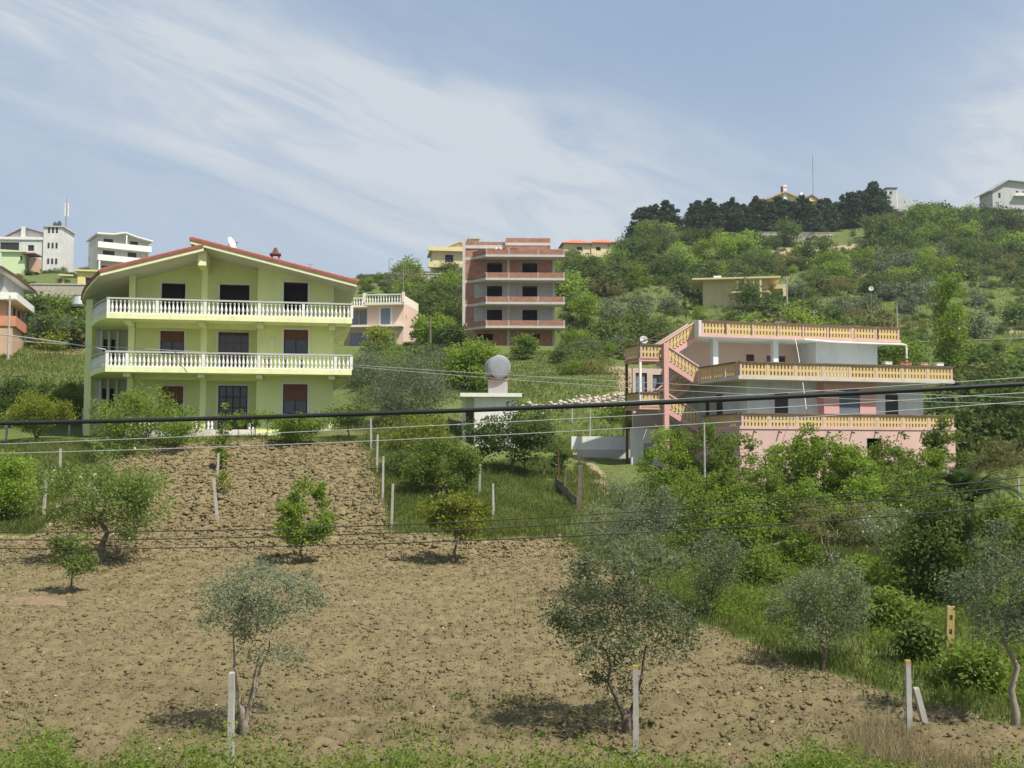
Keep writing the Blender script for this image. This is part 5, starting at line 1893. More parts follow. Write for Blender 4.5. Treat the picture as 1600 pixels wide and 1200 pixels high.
# garden in the middle
tree('olive_tree', 'big old grey olive between the green house and the hut', 'tree', 628, 672, 546, 655, 80, 'olive_grey', 17000, 0, 2, 60, 71, trunk=0.22, cr=0.7, lk=1.5)
tree('bush', 'large bright bush on the meadow left of the water tank', 'bush', 742, 612, 538, 612, 50, 'bright', 9000, 0, 3, 46, 72, trunk=0.1, cr=0.75, lk=1.2)
tree('small_tree', 'small dark tree at the foot of the brick block', 'tree', 817, 562, 526, 556, 18, 'mid', 2200, 0, 1, 20, 73, trunk=0.08, cr=0.6, lk=1.1)
tree('loquat_tree', 'dark glossy tree with a few white blossoms in front of the hut', 'tree', 800, 742, 638, 718, 70, 'dark', 10000, 0, 2, 46, 74, trunk=0.12, cr=0.5, blossoms=70)
tree('fruit_tree', 'olive-green fruit tree on the grass right of the upper field posts', 'tree', 692, 778, 682, 770, 64, 'mid', 8500, -4, 3, 40, 75, trunk=0.08, cr=0.38, lk=0.9)
tree('fruit_tree', 'leafy tree under the big grey olive', 'tree', 650, 712, 638, 706, 58, 'yellow', 6500, 0, 2, 36, 76, trunk=0.09, cr=0.42)
tree('shrub', 'low dark shrub beside the upper field posts', 'shrub', 628, 745, 705, 745, 32, 'dark', 2600, 0, 3, 22, 77, trunk=0.04, cr=0.35, lk=0.7)
tree('fruit_tree', 'small tree in the shade right of the green house corner', 'tree', 545, 688, 630, 665, 32, 'dark', 3000, 0, 1, 24, 78, trunk=0.06, cr=0.35, lk=0.8)
tree('fig_tree', 'leggy fig with fresh leaves over the pergola posts', 'tree', 985, 708, 622, 668, 62, 'bright', 3600, 0, 3, 34, 79, trunk=0.08, cr=0.4, shape='vase')
tree('fig_tree', 'dark-stemmed vine by the pink stair column', 'tree', 1015, 712, 640, 690, 36, 'bright', 1700, 0, 2, 20, 80, trunk=0.06, cr=0.32)
tree('shrub', 'slim dark shrub by the rusty garden post', 'shrub', 876, 748, 690, 735, 14, 'dark', 900, 0, 1, 12, 81, trunk=0.03, cr=0.22)
# trees below the pink house
RT = [('fruit_tree', 'leafy fruit tree at the left foot of the pink house', 1045, 800, 655, 780, 52, 'bright', 6500),
      ('fruit_tree', 'fruit tree around the tall pale garden pole', 1098, 805, 650, 785, 54, 'mid', 8000),
      ('fruit_tree', 'darker fruit tree right of the tall garden pole', 1150, 800, 668, 785, 44, 'mid', 5500),
      ('cypress_bush', 'narrow grey-green bush against the pink wall', 1180, 745, 655, 740, 22, 'olive_grey', 4200),
      ('fruit_tree', 'fruit tree in front of the left dark opening of the pink wall', 1232, 815, 682, 790, 46, 'bright', 5500),
      ('fruit_tree', 'tall bright fruit tree below the pink bay', 1282, 822, 664, 800, 52, 'bright', 8500),
      ('fruit_tree', 'bright bushy fruit tree right of the tall bright one', 1338, 826, 684, 800, 50, 'bright', 7000),
      ('fruit_tree', 'fruit tree with reddish tips below the right windows of the pink house', 1392, 820, 690, 795, 48, 'mid', 6000),
      ('fruit_tree', 'fruit tree below the right corner of the pink house', 1440, 815, 690, 790, 38, 'bright', 4200),
      ('fruit_tree', 'upright leafy tree rising past the right corner of the pink house', 1482, 800, 648, 780, 40, 'mid', 6500),
      ('quince_tree', 'brownish twiggy tree in front of the bright fruit trees', 1298, 885, 770, 850, 78, 'brown', 4200),
      ('almond_tree', 'half bare almond with pale blossoms on the right grass', 1385, 895, 780, 860, 62, 'olive', 4200),
      ('evergreen_tree', 'dense dark evergreen tree at the right of the grass', 1478, 945, 772, 930, 74, 'dark', 12000),
      ('shrub', 'dark shrub near the yellow slotted post', 1440, 1040, 975, 1038, 26, 'dark', 2600),
      ('shrub', 'leafy shrub at the right edge above the grey olive', 1578, 870, 770, 860, 50, 'mid', 6000),
      ('fruit_tree', 'low leafy tree left of the tall garden pole', 1072, 830, 725, 815, 46, 'mid', 5500),
      ('fruit_tree', 'bushy tree between the garden pole and the pale post', 1135, 835, 735, 825, 44, 'bright', 5000),
      ('fruit_tree', 'shrubby tree with thin stems below the pink wall corner', 1195, 838, 722, 822, 46, 'mid', 5500),
      ('fruit_tree', 'light green shrubby tree below the left dark opening', 1258, 850, 745, 838, 44, 'bright', 5000),
      ('fruit_tree', 'leafy bush-like tree right of the twiggy brown one', 1352, 855, 742, 842, 46, 'bright', 5200),
      ('fruit_tree', 'green tree close to the left of the dark evergreen', 1420, 850, 725, 835, 46, 'mid', 6000),
      ('fruit_tree', 'tree with loose crown above the big grey olives', 1015, 838, 735, 825, 44, 'mid', 4200),
      ('shrub', 'leafy shrub in the grass left of the round shady olive', 1185, 915, 855, 912, 40, 'mid', 2600),
      ('shrub', 'bright shrub in the grass above the round shady olive', 1245, 885, 830, 882, 40, 'bright', 2600),
      ('shrub', 'weedy shrub in the grass right of the round shady olive', 1390, 985, 925, 982, 42, 'mid', 2800),
      ('shrub', 'bright weedy shrub below the half bare almond', 1350, 925, 868, 922, 40, 'bright', 2600),
      ('shrub', 'dark leafy shrub at the lower right beside the grey olive', 1520, 1080, 1015, 1076, 44, 'mid', 3000),
      ('fruit_tree', 'thin crowned tree on the grass between the grey olives', 1165, 880, 775, 866, 46, 'bright', 4200),
      ('fruit_tree', 'loose leafy tree above the slender forked olive', 1092, 872, 770, 860, 46, 'mid', 4200),
      ('evergreen_tree', 'tall dark tree behind the right end of the pink house', 1535, 715, 592, 700, 46, 'dark', 9000),
      ('evergreen_tree', 'dark tree at the right edge beyond the pink house', 1592, 725, 588, 705, 58, 'dark', 10000),
      ('fruit_tree', 'brownish budding tree below the dark trees at the right edge', 1560, 790, 680, 760, 52, 'brown', 6000)]
for i, (nm, lb, px, py, tp, cbt, hw, kd, nl) in enumerate(RT):
    tree(nm, lb, 'shrub' if nm == 'shrub' else 'tree', px, py, tp, cbt, hw, kd, int(nl * 0.85), 0, 3 if hw > 40 else 1, 62 if hw > 40 else 34, 100 + i, trunk=0.09 if hw > 40 else 0.04, cr=0.27 if nm not in ('evergreen_tree',) else 0.42,
         blossoms=80 if 'blossom' in lb else 0, lk=0.85, shape='round')
SP = [(1214, 800, 690), (1248, 790, 676), (1262, 812, 700), (1302, 808, 668), (1322, 800, 690), (1364, 812, 680), (1378, 800, 700), (1412, 806, 672), (1128, 800, 690), (1062, 810, 684), (1462, 812, 690), (1340, 838, 730)]
LM = ['left of the others', 'below the left dark opening', 'leaning near the pale posts', 'tallest under the pink bay', 'right of the pink bay', 'below the right shutter', 'between two round crowns', 'under the right parapet end', 'near the garden pole', 'at the far left by the stairs', 'close to the corner tree', 'in front of the others']
for i, ((px, py, tp), lm) in enumerate(zip(SP, LM)):
    tree('sapling', 'upright bright sapling below the pink house, ' + lm, 'sapling', px, py, tp, py - 18, 17, 'bright', 1500, 0, 1, 18, 400 + i, trunk=0.03, cr=0.24, group='saplings below the pink house')
# left of the green house
LT = [('citrus_tree', 'round yellow-green citrus tree at the left by the path', 57, 690, 608, 676, 52, 'yellow', 8000),
      ('hedge_shrub', 'dark hedge shrub at the left edge behind the citrus', 18, 668, 583, 660, 38, 'dark', 4500),
      ('hedge_shrub', 'green hedge shrub between the citrus and the green house', 108, 662, 598, 658, 40, 'mid', 4500),
      ('hedge_shrub', 'dark shrub behind the hedge beside the green house column', 120, 640, 592, 640, 30, 'dark', 3000),
      ('hedge_shrub', 'tall dark hedge tree at the far left above the citrus', 35, 648, 592, 644, 34, 'dark', 3500),
      ('hedge_shrub', 'dark hedge tree directly behind the citrus', 75, 648, 598, 646, 30, 'dark', 3200),
      ('hedge_shrub', 'mid green hedge tree touching the left column of the green house', 128, 655, 600, 652, 26, 'mid', 3000),
      ('fig_bush', 'broad-leaved bush at the left edge beside the field', 14, 812, 708, 805, 42, 'bright', 5000),
      ('hillside_tree', 'green tree below the pale retaining wall at the left', 88, 520, 462, 515, 34, 'mid', 3600),
      ('hillside_tree', 'green tree behind the green house column at the left', 122, 525, 468, 520, 30, 'mid', 3200),
      ('hillside_tree', 'dark tree beside the tan house balcony', 58, 522, 466, 515, 22, 'dark', 2600),
      ('olive_tree', 'grey olive on the green strip below the tan house', 62, 540, 496, 535, 20, 'olive_grey', 2600),
      ('olive_tree', 'rounder grey olive on the green strip near the green house', 106, 540, 500, 537, 27, 'olive_grey', 3200),
      ('shrub', 'yellowish shrub on the strip under the grey olives', 78, 548, 528, 548, 18, 'yellow', 1300),
      ('bright_tree', 'spreading bright tree over the corner of the pale pink house', 682, 545, 496, 538, 40, 'bright', 4600),
      ('small_tree', 'small palm-like shrub in front of the pale pink house', 592, 552, 514, 535, 15, 'yellow', 1300),
      ('small_tree', 'dark tree behind the bright tree by the wooden pole', 700, 555, 505, 548, 30, 'dark', 2600),
      ('olive_tree', 'grey olive below the pale pink house', 572, 598, 548, 592, 32, 'olive_grey', 4200),
      ('olive_tree', 'grey olive right of the wooden utility pole', 690, 588, 540, 582, 26, 'olive_grey', 3000)]
for i, (nm, lb, px, py, tp, cbt, hw, kd, nl) in enumerate(LT):
    far = py < 600
    tree(nm, lb, 'shrub' if 'shrub' in nm or 'bush' in nm else 'tree', px, py, tp, cbt, hw, kd, nl, 0, 2, 34, 200 + i, trunk=0.1, cr=(0.75 if far else 0.42), lk=1.4 if far else 0.9)


# poplar at the right
def poplar():
    g = at(1490, 600, 92)
    g.z = hz(g.x, g.y)
    hgt = at(1490, 418, 92).z - g.z
    mb, lv, _ = grow(77, hgt, 1.2, 1.15, 1.15, 8500, 0.2, 0.13, 1, 0.16, 60, 0.55, up=0.3)
    t = thing('poplar_tree', 'tall narrow pale green poplar right of the pink house', 'tree', g)
    mb.build('trunk', M['bark_pale'], t, smooth=True)
    link_mesh('crown', crown_mesh('crown', lv, 'leaf_bright'), t)


poplar()


# palm
def palm(name, label, px, py, trunk_h, frond_l, n, seed, d=None, lw=0.03, up=0.5):
    g = G(px, py) if d is None else at(px, py, d)
    rng = np.random.default_rng(seed)
    t = thing(name, label, 'palm', g)
    MB().tube([(0, 0, -0.3), (0, 0, trunk_h * 0.5), (0.02, 0, trunk_h)], [0.2, 0.17, 0.19], 10).build('trunk', M['bark'], t)
    for i in range(n):
        an = 6.283 * i / n + rng.random() * 0.5
        el = up + rng.random() * 0.75 - 0.25
        pts = []
        k = 9
        for j in range(k):
            s = j / (k - 1)
            r = frond_l * s * math.cos(el) * (1 - 0.12 * s)
            z = trunk_h + frond_l * s * math.sin(el) - frond_l * 0.62 * s * s
            pts.append(Vector((r * math.cos(an), r * math.sin(an), z)))
        mb = MB()
        mb.tube(pts, [0.025 * (1 - 0.8 * j / (k - 1)) + 0.004 for j in range(k)], 4)
        side = Vector((-math.sin(an), math.cos(an), 0))
        for j in range(1, 46):
            s = j / 46
            q = s * (k - 1)
            a = pts[int(q)].lerp(pts[min(int(q) + 1, k - 1)], q - int(q))
            tg = (pts[min(int(q) + 1, k - 1)] - pts[int(q)]).normalized()
            ll = frond_l * 0.2 * math.sin(3.1416 * min(1, 0.15 + 0.85 * s)) + 0.06
            for sg in (-1, 1):
                dr = (side * sg * 0.8 + tg * 0.65 + Vector((0, 0, -0.12))).normalized()
                e = a + dr * ll
                w = tg * lw
                mb.quad(a - w * 0.5, a + w * 0.5, e)
        me = mb.mesh('frond', M['leaf_dark'])
        link_mesh('frond', me, t)
    return t


palm('palm_tree', 'dark feathery palm among the trees right of the pink house', 1515, 850, 1.5, 3.3, 34, 3, d=41, up=0.85)
palm('palm_tree', 'small fan palm silhouetted at the left end of the hilltop hedge', 1091, 333, 2.6, 2.6, 24, 4, d=300, lw=0.12, up=0.7)


# ---------------------------------------------------------------- hillside vegetation
def proto(seed, kind, height, rx, nleaf, cr, ls, shape='round', cb=0.3, cl=26):
    mb, lv, _ = grow(seed, height, cb, rx, rx, nleaf, ls, ls * 0.6, 2, 0.09, cl, cr, shape=shape, up=0.5 if shape == 'cone' else 0)
    return mb.mesh('trunk', M['bark']), crown_mesh('crown', lv, kind)


def place(p, pr, s, rz, name, label, cat, group, sz=None):
    t = thing(name, label, cat, p, rz, group)
    t.scale = (s, s, sz or s)
    link_mesh('trunk', pr[0], t)
    link_mesh('crown', pr[1], t)
    return t


cyp = [proto(300 + i, 'leaf_cypress', 6.0, 1.6, 3400, 0.62, 0.34, 'cone', 0.1, 44) for i in range(4)]
rn = random.Random(12)
CY = []
for i in range(10):
    CY.append((998 + i * 6 + rn.uniform(-2, 2), 356, 28 + rn.uniform(-4, 7)))
for i in range(52):
    x = 1081 + i * 5.8
    top = 33 + rn.uniform(-2, 3)
    if x > 1290:
        top = 38 + (x - 1290) * 0.36 + rn.uniform(-3, 4)
    CY.append((x, 352 + 5 * math.sin(i) + (6 if x > 1290 else 0), top))
for px, py, hp in CY:
    d = 290 + rn.uniform(-3, 6) + (8 if px > 1290 else 0)
    p = at(px, py, d)
    p.z = hz(p.x, p.y)
    hh = at(px, py - hp, d).z - p.z
    s = max(0.5, hh / 6.0)
    place(p, rn.choice(cyp), min(s, 1.5) * rn.uniform(1.35, 1.7), rn.uniform(0, 6), 'conifer_tree', 'dark green conifer in the dense hedge row along the hilltop', 'tree', 'conifers of the hilltop hedge', s * rn.uniform(0.9, 1.15))

bush = {
    'bright': [proto(320 + i, 'leaf_bright', 5.0, 2.6, 1500, 0.95, 0.42) for i in range(3)],
    'scrub': [proto(330 + i, 'leaf_scrub', 3.6, 2.3, 1300, 0.9, 0.42) for i in range(4)],
    'dark': [proto(340 + i, 'leaf_dark', 4.2, 2.6, 1500, 0.95, 0.42) for i in range(4)],
    'olive': [proto(350 + i, 'leaf_olive_grey', 3.6, 2.2, 1200, 0.85, 0.40) for i in range(3)],
    'brown': [proto(360 + i, 'leaf_brown', 3.4, 2.2, 700, 0.85, 0.36) for i in range(2)],
}
HT = {
    'bright': ('bright green rounded tree among the scrub of the right hillside', [(1437, 365, 1.5), (1490, 382, 1.25), (1520, 385, 1.2), (1297, 440, 1.25), (1345, 425, 1.0), (1128, 408, 1.1), (1100, 415, 1.0), (1310, 448, 1.0), (1592, 410, 1.2), (1575, 400, 1.0), (1060, 420, 1.0), (1455, 420, 0.9), (930, 440, 1.0), (965, 425, 0.9), (915, 505, 0.9)]),
    'dark': ('dark green rounded bush among the scrub of the right hillside', [(1225, 385, 1.3), (1275, 412, 1.3), (1105, 385, 1.2), (1165, 395, 1.1), (1035, 400, 1.1), (1010, 415, 1.2), (1375, 375, 1.5), (1400, 385, 1.5), (1415, 400, 1.4), (1540, 370, 1.5), (1570, 375, 1.4), (1595, 365, 1.2), (1500, 365, 1.3), (1465, 350, 1.2), (1190, 430, 1.1), (985, 405, 1.1), (960, 430, 1.0), (1140, 470, 0.9), (1165, 484, 0.9), (1200, 488, 0.8), (1108, 478, 0.9), (1035, 445, 1.0), (1520, 420, 1.2), (1550, 352, 1.3), (1580, 355, 1.3), (1530, 350, 1.1), (920, 440, 1.0)]),
    'olive': ('grey-green olive standing on the hillside above the pink house', [(1085, 470, 0.9), (1240, 470, 0.9), (1310, 495, 1.0), (1350, 490, 1.0), (1390, 470, 0.9), (1420, 490, 0.9), (1045, 490, 0.9), (1000, 500, 0.9), (1380, 440, 1.0), (1460, 470, 1.0), (960, 510, 0.9), (1530, 480, 0.9)]),
}
LMK = [('the ochre house', 1160, 465), ('the hilltop villa', 1230, 330), ('the dish on the tall post', 1362, 470), ('the poplar', 1490, 480), ('the grey house on the crest', 1575, 310), ('the brick block', 880, 460), ('the pink house stairs', 1040, 520), ('the orange roofed houses', 920, 380), ('the pale stepped house on the crest', 1400, 310), ('the left end of the conifer hedge', 1025, 350), ('the pale pole by the ochre house', 1231, 460), ('the bare scar of the slope', 1275, 395)]
ORD = ['nearest to', 'second nearest to', 'third nearest to', 'fourth nearest to', 'fifth nearest to', 'sixth nearest to', 'seventh nearest to']
HLAB = {}
for k, (lb, L_) in HT.items():
    for nm_, lx_, ly_ in LMK:
        for r_, it in enumerate(sorted(L_, key=lambda q: math.hypot(q[0] - lx_, q[1] - ly_))[:6]):
            dd = math.hypot(it[0] - lx_, it[1] - ly_) * (1 + 0.35 * r_)
            HLAB.setdefault((k, it[0], it[1]), []).append((dd, ORD[r_] + ' ' + nm_))
HNAME = {'bright': 'bright green rounded tree on the hillside, ', 'dark': 'dark green bush on the hillside, ', 'olive': 'grey-green olive on the hillside, '}
for k, (lb, L_) in HT.items():
    for px, py, s in L_:
        if (k, px, py) in HLAB:
            lb = HNAME[k] + min(HLAB[(k, px, py)])[1]
        else:
            lb = HT[k][0]
        p = G(px, py)
        q = s * rn.uniform(0.9, 1.15) * (0.75 + 0.25 * p.y / 250)
        place(p, rn.choice(bush[k]), q, rn.uniform(0, 6), 'hillside_tree' if k != 'dark' else 'hillside_bush', lb, 'tree' if k != 'dark' else 'bush', {'bright': 'bright trees on the right hillside', 'dark': 'dark bushes on the right hillside', 'olive': 'olives above the pink house'}[k])

# the scrub that covers the slopes: one mass, points with instanced bushes
src = bpy.data.collections.new('scrub_sources')
srcs = []
for k in ('scrub', 'dark', 'olive', 'brown', 'bright'):
    for tr_, cr_ in bush[k][:2]:
        o = bpy.data.objects.new('scrub_%02d' % len(srcs), cr_)
        src.objects.link(o)
        srcs.append(k)


def scatter_scrub():
    rng = np.random.default_rng(77)
    P, S, I = [], [], []
    wt = {'scrub': 0.46, 'dark': 0.19, 'olive': 0.10, 'brown': 0.15, 'bright': 0.10}
    pw = np.array([wt[k] / 2 for k in srcs])
    pw /= pw.sum()

    def region(n, pxr, dr, smin, smax, keep):
        u = (rng.uniform(*pxr, n) - 800) / FPX
        d = np.sqrt(rng.uniform(dr[0] ** 2, dr[1] ** 2, n))
        x = u * d
        z = H(x, d)
        px = u * FPX + 800
        py = 710 - z / d * FPX
        ok = keep(px, py, d, x, rng.random(n))
        for a in np.nonzero(ok)[0]:
            P.append((x[a], d[a], z[a] - 0.15))
            S.append(rng.uniform(smin, smax))
            I.append(rng.choice(len(srcs), p=pw))

    def hill(px, py, d, x, r):
        m = fbm(x * 0.03, d * 0.03, 3, 41)
        ok = r < np.clip(0.55 + 1.6 * m, 0.05, 1)
        ok &= ~((np.abs(px - 1272) < 55) & (np.abs(py - 395) < 14))
        ok &= ~((px > 1105) & (px < 1235) & (d > 150) & (d < 188))
        ok &= ~((px > 1180) & (px < 1330) & (py < 372) & (py > 352))
        ok &= ~((px > 985) & (px < 1392) & (d > 268) & (d < 312))
        ok &= ~((px > 865) & (px < 975) & (d > 185))
        ok &= ~((px > 1180) & (px < 1300) & (d > 290))
        ok &= ~((px > 1535) & (d > 285))
        ok &= ~((px > 1375) & (px < 1440) & (d > 310))
        ok &= ~((px > 1390) & (py > 500) & (d < 175) & (r > 0.12))
        return ok
    region(2000, (880, 1720), (108, 345), 0.3, 1.2, hill)
    region(1800, (880, 1720), (108, 340), 0.12, 0.38, lambda px, py, d, x, r: ~((px > 1105) & (px < 1235) & (d > 150) & (d < 188)) & (px + 0 * r > 0))
    region(500, (560, 730), (120, 225), 0.12, 0.3, lambda px, py, d, x, r: (px > 0))
    region(260, (560, 730), (140, 215), 0.4, 0.95, lambda px, py, d, x, r: (px > 625) & ~((px > 640) & (d > 178)))
    region(110, (690, 900), (150, 225), 0.5, 0.9, lambda px, py, d, x, r: r < 0.8)
    region(110, (-60, 160), (98, 122), 0.45, 0.85, lambda px, py, d, x, r: ((d > 100) & (px > 45)))
    region(120, (-60, 220), (158, 235), 0.15, 0.4, lambda px, py, d, x, r: (r < 0.6))
    region(50, (560, 720), (84, 112), 0.25, 0.5, lambda px, py, d, x, r: (px < 725))
    region(60, (890, 1000), (100, 128), 0.3, 0.6, lambda px, py, d, x, r: (px < 930) | (d > 118))
    region(60, (1480, 1720), (70, 95), 0.6, 1.0, lambda px, py, d, x, r: (r < 0.9))
    P_, S_, I_ = np.array(P, np.float32), np.array(S, np.float32), np.array(I, np.int32)
    me = bpy.data.meshes.new('hillside_scrub')
    me.vertices.add(len(P_))
    me.vertices.foreach_set('co', P_.ravel())
    a = me.attributes.new('scl', 'FLOAT_VECTOR', 'POINT')
    sv = np.stack([S_ * rng.uniform(0.9, 1.4, len(S_)), S_ * rng.uniform(0.9, 1.4, len(S_)), S_ * rng.uniform(0.7, 1.1, len(S_))], 1).astype(np.float32)
    a.data.foreach_set('vector', sv.ravel())
    a = me.attributes.new('rot', 'FLOAT_VECTOR', 'POINT')
    a.data.foreach_set('vector', np.stack([np.zeros(len(S_)), np.zeros(len(S_)), rng.uniform(0, 6.28, len(S_))], 1).astype(np.float32).ravel())
    a = me.attributes.new('idx', 'INT', 'POINT')
    a.data.foreach_set('value', I_)
    o = link_mesh('hillside_scrub', me)
    tag(o, 'mixed green and brown scrub covering the slopes behind the houses', 'scrub', kind='stuff')
    ng = bpy.data.node_groups.new('scrub_instances', 'GeometryNodeTree')
    ng.interface.new_socket('Geometry', in_out='INPUT', socket_type='NodeSocketGeometry')
    ng.interface.new_socket('Geometry', in_out='OUTPUT', socket_type='NodeSocketGeometry')
    N, L = ng.nodes.new, ng.links.new
    gi, go = N('NodeGroupInput'), N('NodeGroupOutput')
    ci = N('GeometryNodeCollectionInfo')
    ci.inputs['Collection'].default_value = src
    ci.inputs['Separate Children'].default_value = True
    ci.inputs['Reset Children'].default_value = True
    ip = N('GeometryNodeInstanceOnPoints')
    m2p = N('GeometryNodeMeshToPoints')

    def attr(nm, ty):
        n = N('GeometryNodeInputNamedAttribute')
        n.data_type = ty
        n.inputs['Name'].default_value = nm
        return n.outputs['Attribute']
    L(gi.outputs[0], m2p.inputs['Mesh'])
    L(m2p.outputs[0], ip.inputs['Points'])
    L(ci.outputs[0], ip.inputs['Instance'])
    ip.inputs['Pick Instance'].default_value = True
    L(attr('idx', 'INT'), ip.inputs['Instance Index'])
    e2r = N('FunctionNodeEulerToRotation')
    L(attr('rot', 'FLOAT_VECTOR'), e2r.inputs[0])
    L(e2r.outputs[0], ip.inputs['Rotation'])
    L(attr('scl', 'FLOAT_VECTOR'), ip.inputs['Scale'])
    L(ip.outputs[0], go.inputs[0])
    md = o.modifiers.new('scatter', 'NODES')
    md.node_group = ng


scatter_scrub()


# ---------------------------------------------------------------- grass and weeds
def blades(name, label, P, hgt, wid, mat, rng, per=5, spread=0.12, cat='grass'):
    """tufts of tapering blades at points P"""
    n = len(P) * per
    B = np.repeat(P, per, 0) + np.concatenate([rng.normal(size=(n, 2)) * spread, np.zeros((n, 1))], 1)
    h = np.repeat(hgt, per) * (0.5 + 0.8 * rng.random(n))
    w = np.repeat(wid, per) * (0.6 + 0.8 * rng.random(n))
    an = rng.random(n) * 6.283
    ln = rng.normal(size=(n, 2)) * 0.35
    dx = np.stack([np.cos(an), np.sin(an), np.zeros(n)], 1) * w[:, None] * 0.5
    mid = B + np.concatenate([ln * h[:, None] * 0.35, (h * 0.6)[:, None]], 1)
    tip = B + np.concatenate([ln * h[:, None], h[:, None]], 1)
    B[:, 2] -= 0.05
    V = np.stack([B - dx * 0.7, mid + dx, tip, mid - dx], 1).reshape(-1, 3)
    F_ = np.arange(n * 4).reshape(n, 4)
    T = np.repeat(np.clip(0.45 + 0.3 * fbm(B[:, 0] * 0.5, B[:, 1] * 0.5, 3, 6) + rng.normal(size=n) * 0.2, 0, 1), 4)
    return tag(link_mesh(name, np_mesh(name, V, F_, M[mat], {'tint': T})), label, cat, kind='stuff')


def area(pxpoly, n, rng, thin=None):
    poly = gl(pxpoly)
    A = np.array(poly)
    out = []
    tot = 0
    while tot < n:
        x = rng.uniform(A[:, 0].min(), A[:, 0].max(), n)
        y = rng.uniform(A[:, 1].min(), A[:, 1].max(), n)
        ok = inpoly(x, y, poly)
        if thin is not None:
            ok &= rng.random(n) < np.clip(0.5 + thin * fbm(x * 0.35, y * 0.35, 3, 91), 0, 1)
        x, y = x[ok], y[ok]
        out.append(np.stack([x, y, H(x, y)], 1))
        tot += len(x)
        if not len(x):
            break
    return np.concatenate(out)[:n]


rng_g = np.random.default_rng(55)
ZR = [(880, 842), (960, 884), (1060, 955), (1250, 1036), (1420, 1090), (1640, 1150), (1640, 800), (1300, 800), (1000, 790), (905, 720), (880, 760)]
P1 = area(ZR, 24000, rng_g, 0.5)
P2 = area([(612, 832), (760, 842), (880, 838), (905, 760), (870, 715), (620, 720), (592, 730)], 11000, rng_g, 0.5)
P3 = area([(-150, 836), (58, 836), (110, 760), (150, 715), (130, 690), (-150, 690)], 11000, rng_g, 0.5)
P4 = area([(560, 700), (600, 640), (720, 640), (720, 705), (600, 720)], 2500, rng_g, 0.7)
FE = np.array(FIELD)
seg = [(FE[i], FE[i + 1]) for i in range(2, len(FE) - 6)]
P5 = []
for a_, b_ in seg:
    m_ = int(np.hypot(*(b_ - a_)) * 34)
    t_ = rng_g.random((m_, 1))
    q_ = a_ + (b_ - a_) * t_ + rng_g.normal(size=(m_, 2)) * 0.45
    P5.append(np.column_stack([q_, H(q_[:, 0], q_[:, 1]) + 0.04]))
P5 = np.concatenate(P5)
P6 = area([(815, 705), (1010, 715), (1010, 642), (820, 642)], 3000, rng_g, 0.6)
PG = np.concatenate([P1, P2, P3, P4, P5, P6])
blades('grass', 'rough green grass in the gardens around the ploughed field', PG, 0.10 + 0.22 * rng_g.random(len(PG)) ** 1.5, np.full(len(PG), 0.026), 'grass_green', rng_g, per=5)
PM = area([(560, 640), (720, 632), (1000, 640), (990, 600), (950, 560), (880, 548), (600, 560), (555, 585)], 9000, rng_g)
PM2 = area([(-120, 640), (150, 640), (140, 545), (-120, 545)], 5000, rng_g)
PM3 = area([(1480, 600), (1680, 600), (1680, 530), (1420, 530)], 4000, rng_g)
PM = np.concatenate([PM, PM2, PM3])
blades('meadow_grass', 'meadow grass on the slopes behind the houses', PM, 0.08 + 0.2 * rng_g.random(len(PM)) ** 2, np.full(len(PM), 0.06), 'grass_green', rng_g, per=4, spread=0.35)
PH_ = area([(890, 600), (1000, 520), (1700, 560), (1700, 380), (1000, 400), (890, 450)], 12000, rng_g)
blades('hill_grass', 'tall pale grass between the bushes of the right hillside', PH_, 0.25 + 0.45 * rng_g.random(len(PH_)), np.full(len(PH_), 0.11), 'grass_green', rng_g, per=3, spread=0.6)
PD = area([(1330, 1150), (1420, 1120), (1600, 1160), (1700, 1240), (1330, 1240)], 2000, rng_g, 1.5)
blades('dry_grass', 'straw coloured dry grass in the bottom right corner', PD, 0.12 + 0.33 * rng_g.random(len(PD)) ** 2, np.full(len(PD), 0.011), 'grass_dry', rng_g, per=5, spread=0.1)
PF = area([(-100, 1168), (-100, 860), (880, 860), (1050, 960), (1500, 1110), (1500, 1168)], 900, rng_g, 1.2)
PF2 = area([(560, 1160), (560, 1090), (860, 1090), (900, 1160)], 260, rng_g, 1.6)
PF = np.concatenate([PF, PF2])
blades('field_weeds', 'sparse green weeds sprouting on the ploughed field', PF, 0.06 + 0.10 * rng_g.random(len(PF)), np.full(len(PF), 0.02), 'grass_green', rng_g, per=9, spread=0.1, cat='weeds')
PS = area([(-100, 1168), (-100, 840), (880, 845), (1050, 955), (1500, 1110), (1500, 1168)], 1500, rng_g)
blades('field_straw', 'bits of pale straw lying on the ploughed field', PS, 0.04 + 0.08 * rng_g.random(len(PS)), np.full(len(PS), 0.012), 'grass_dry', rng_g, per=4, spread=0.12, cat='straw')


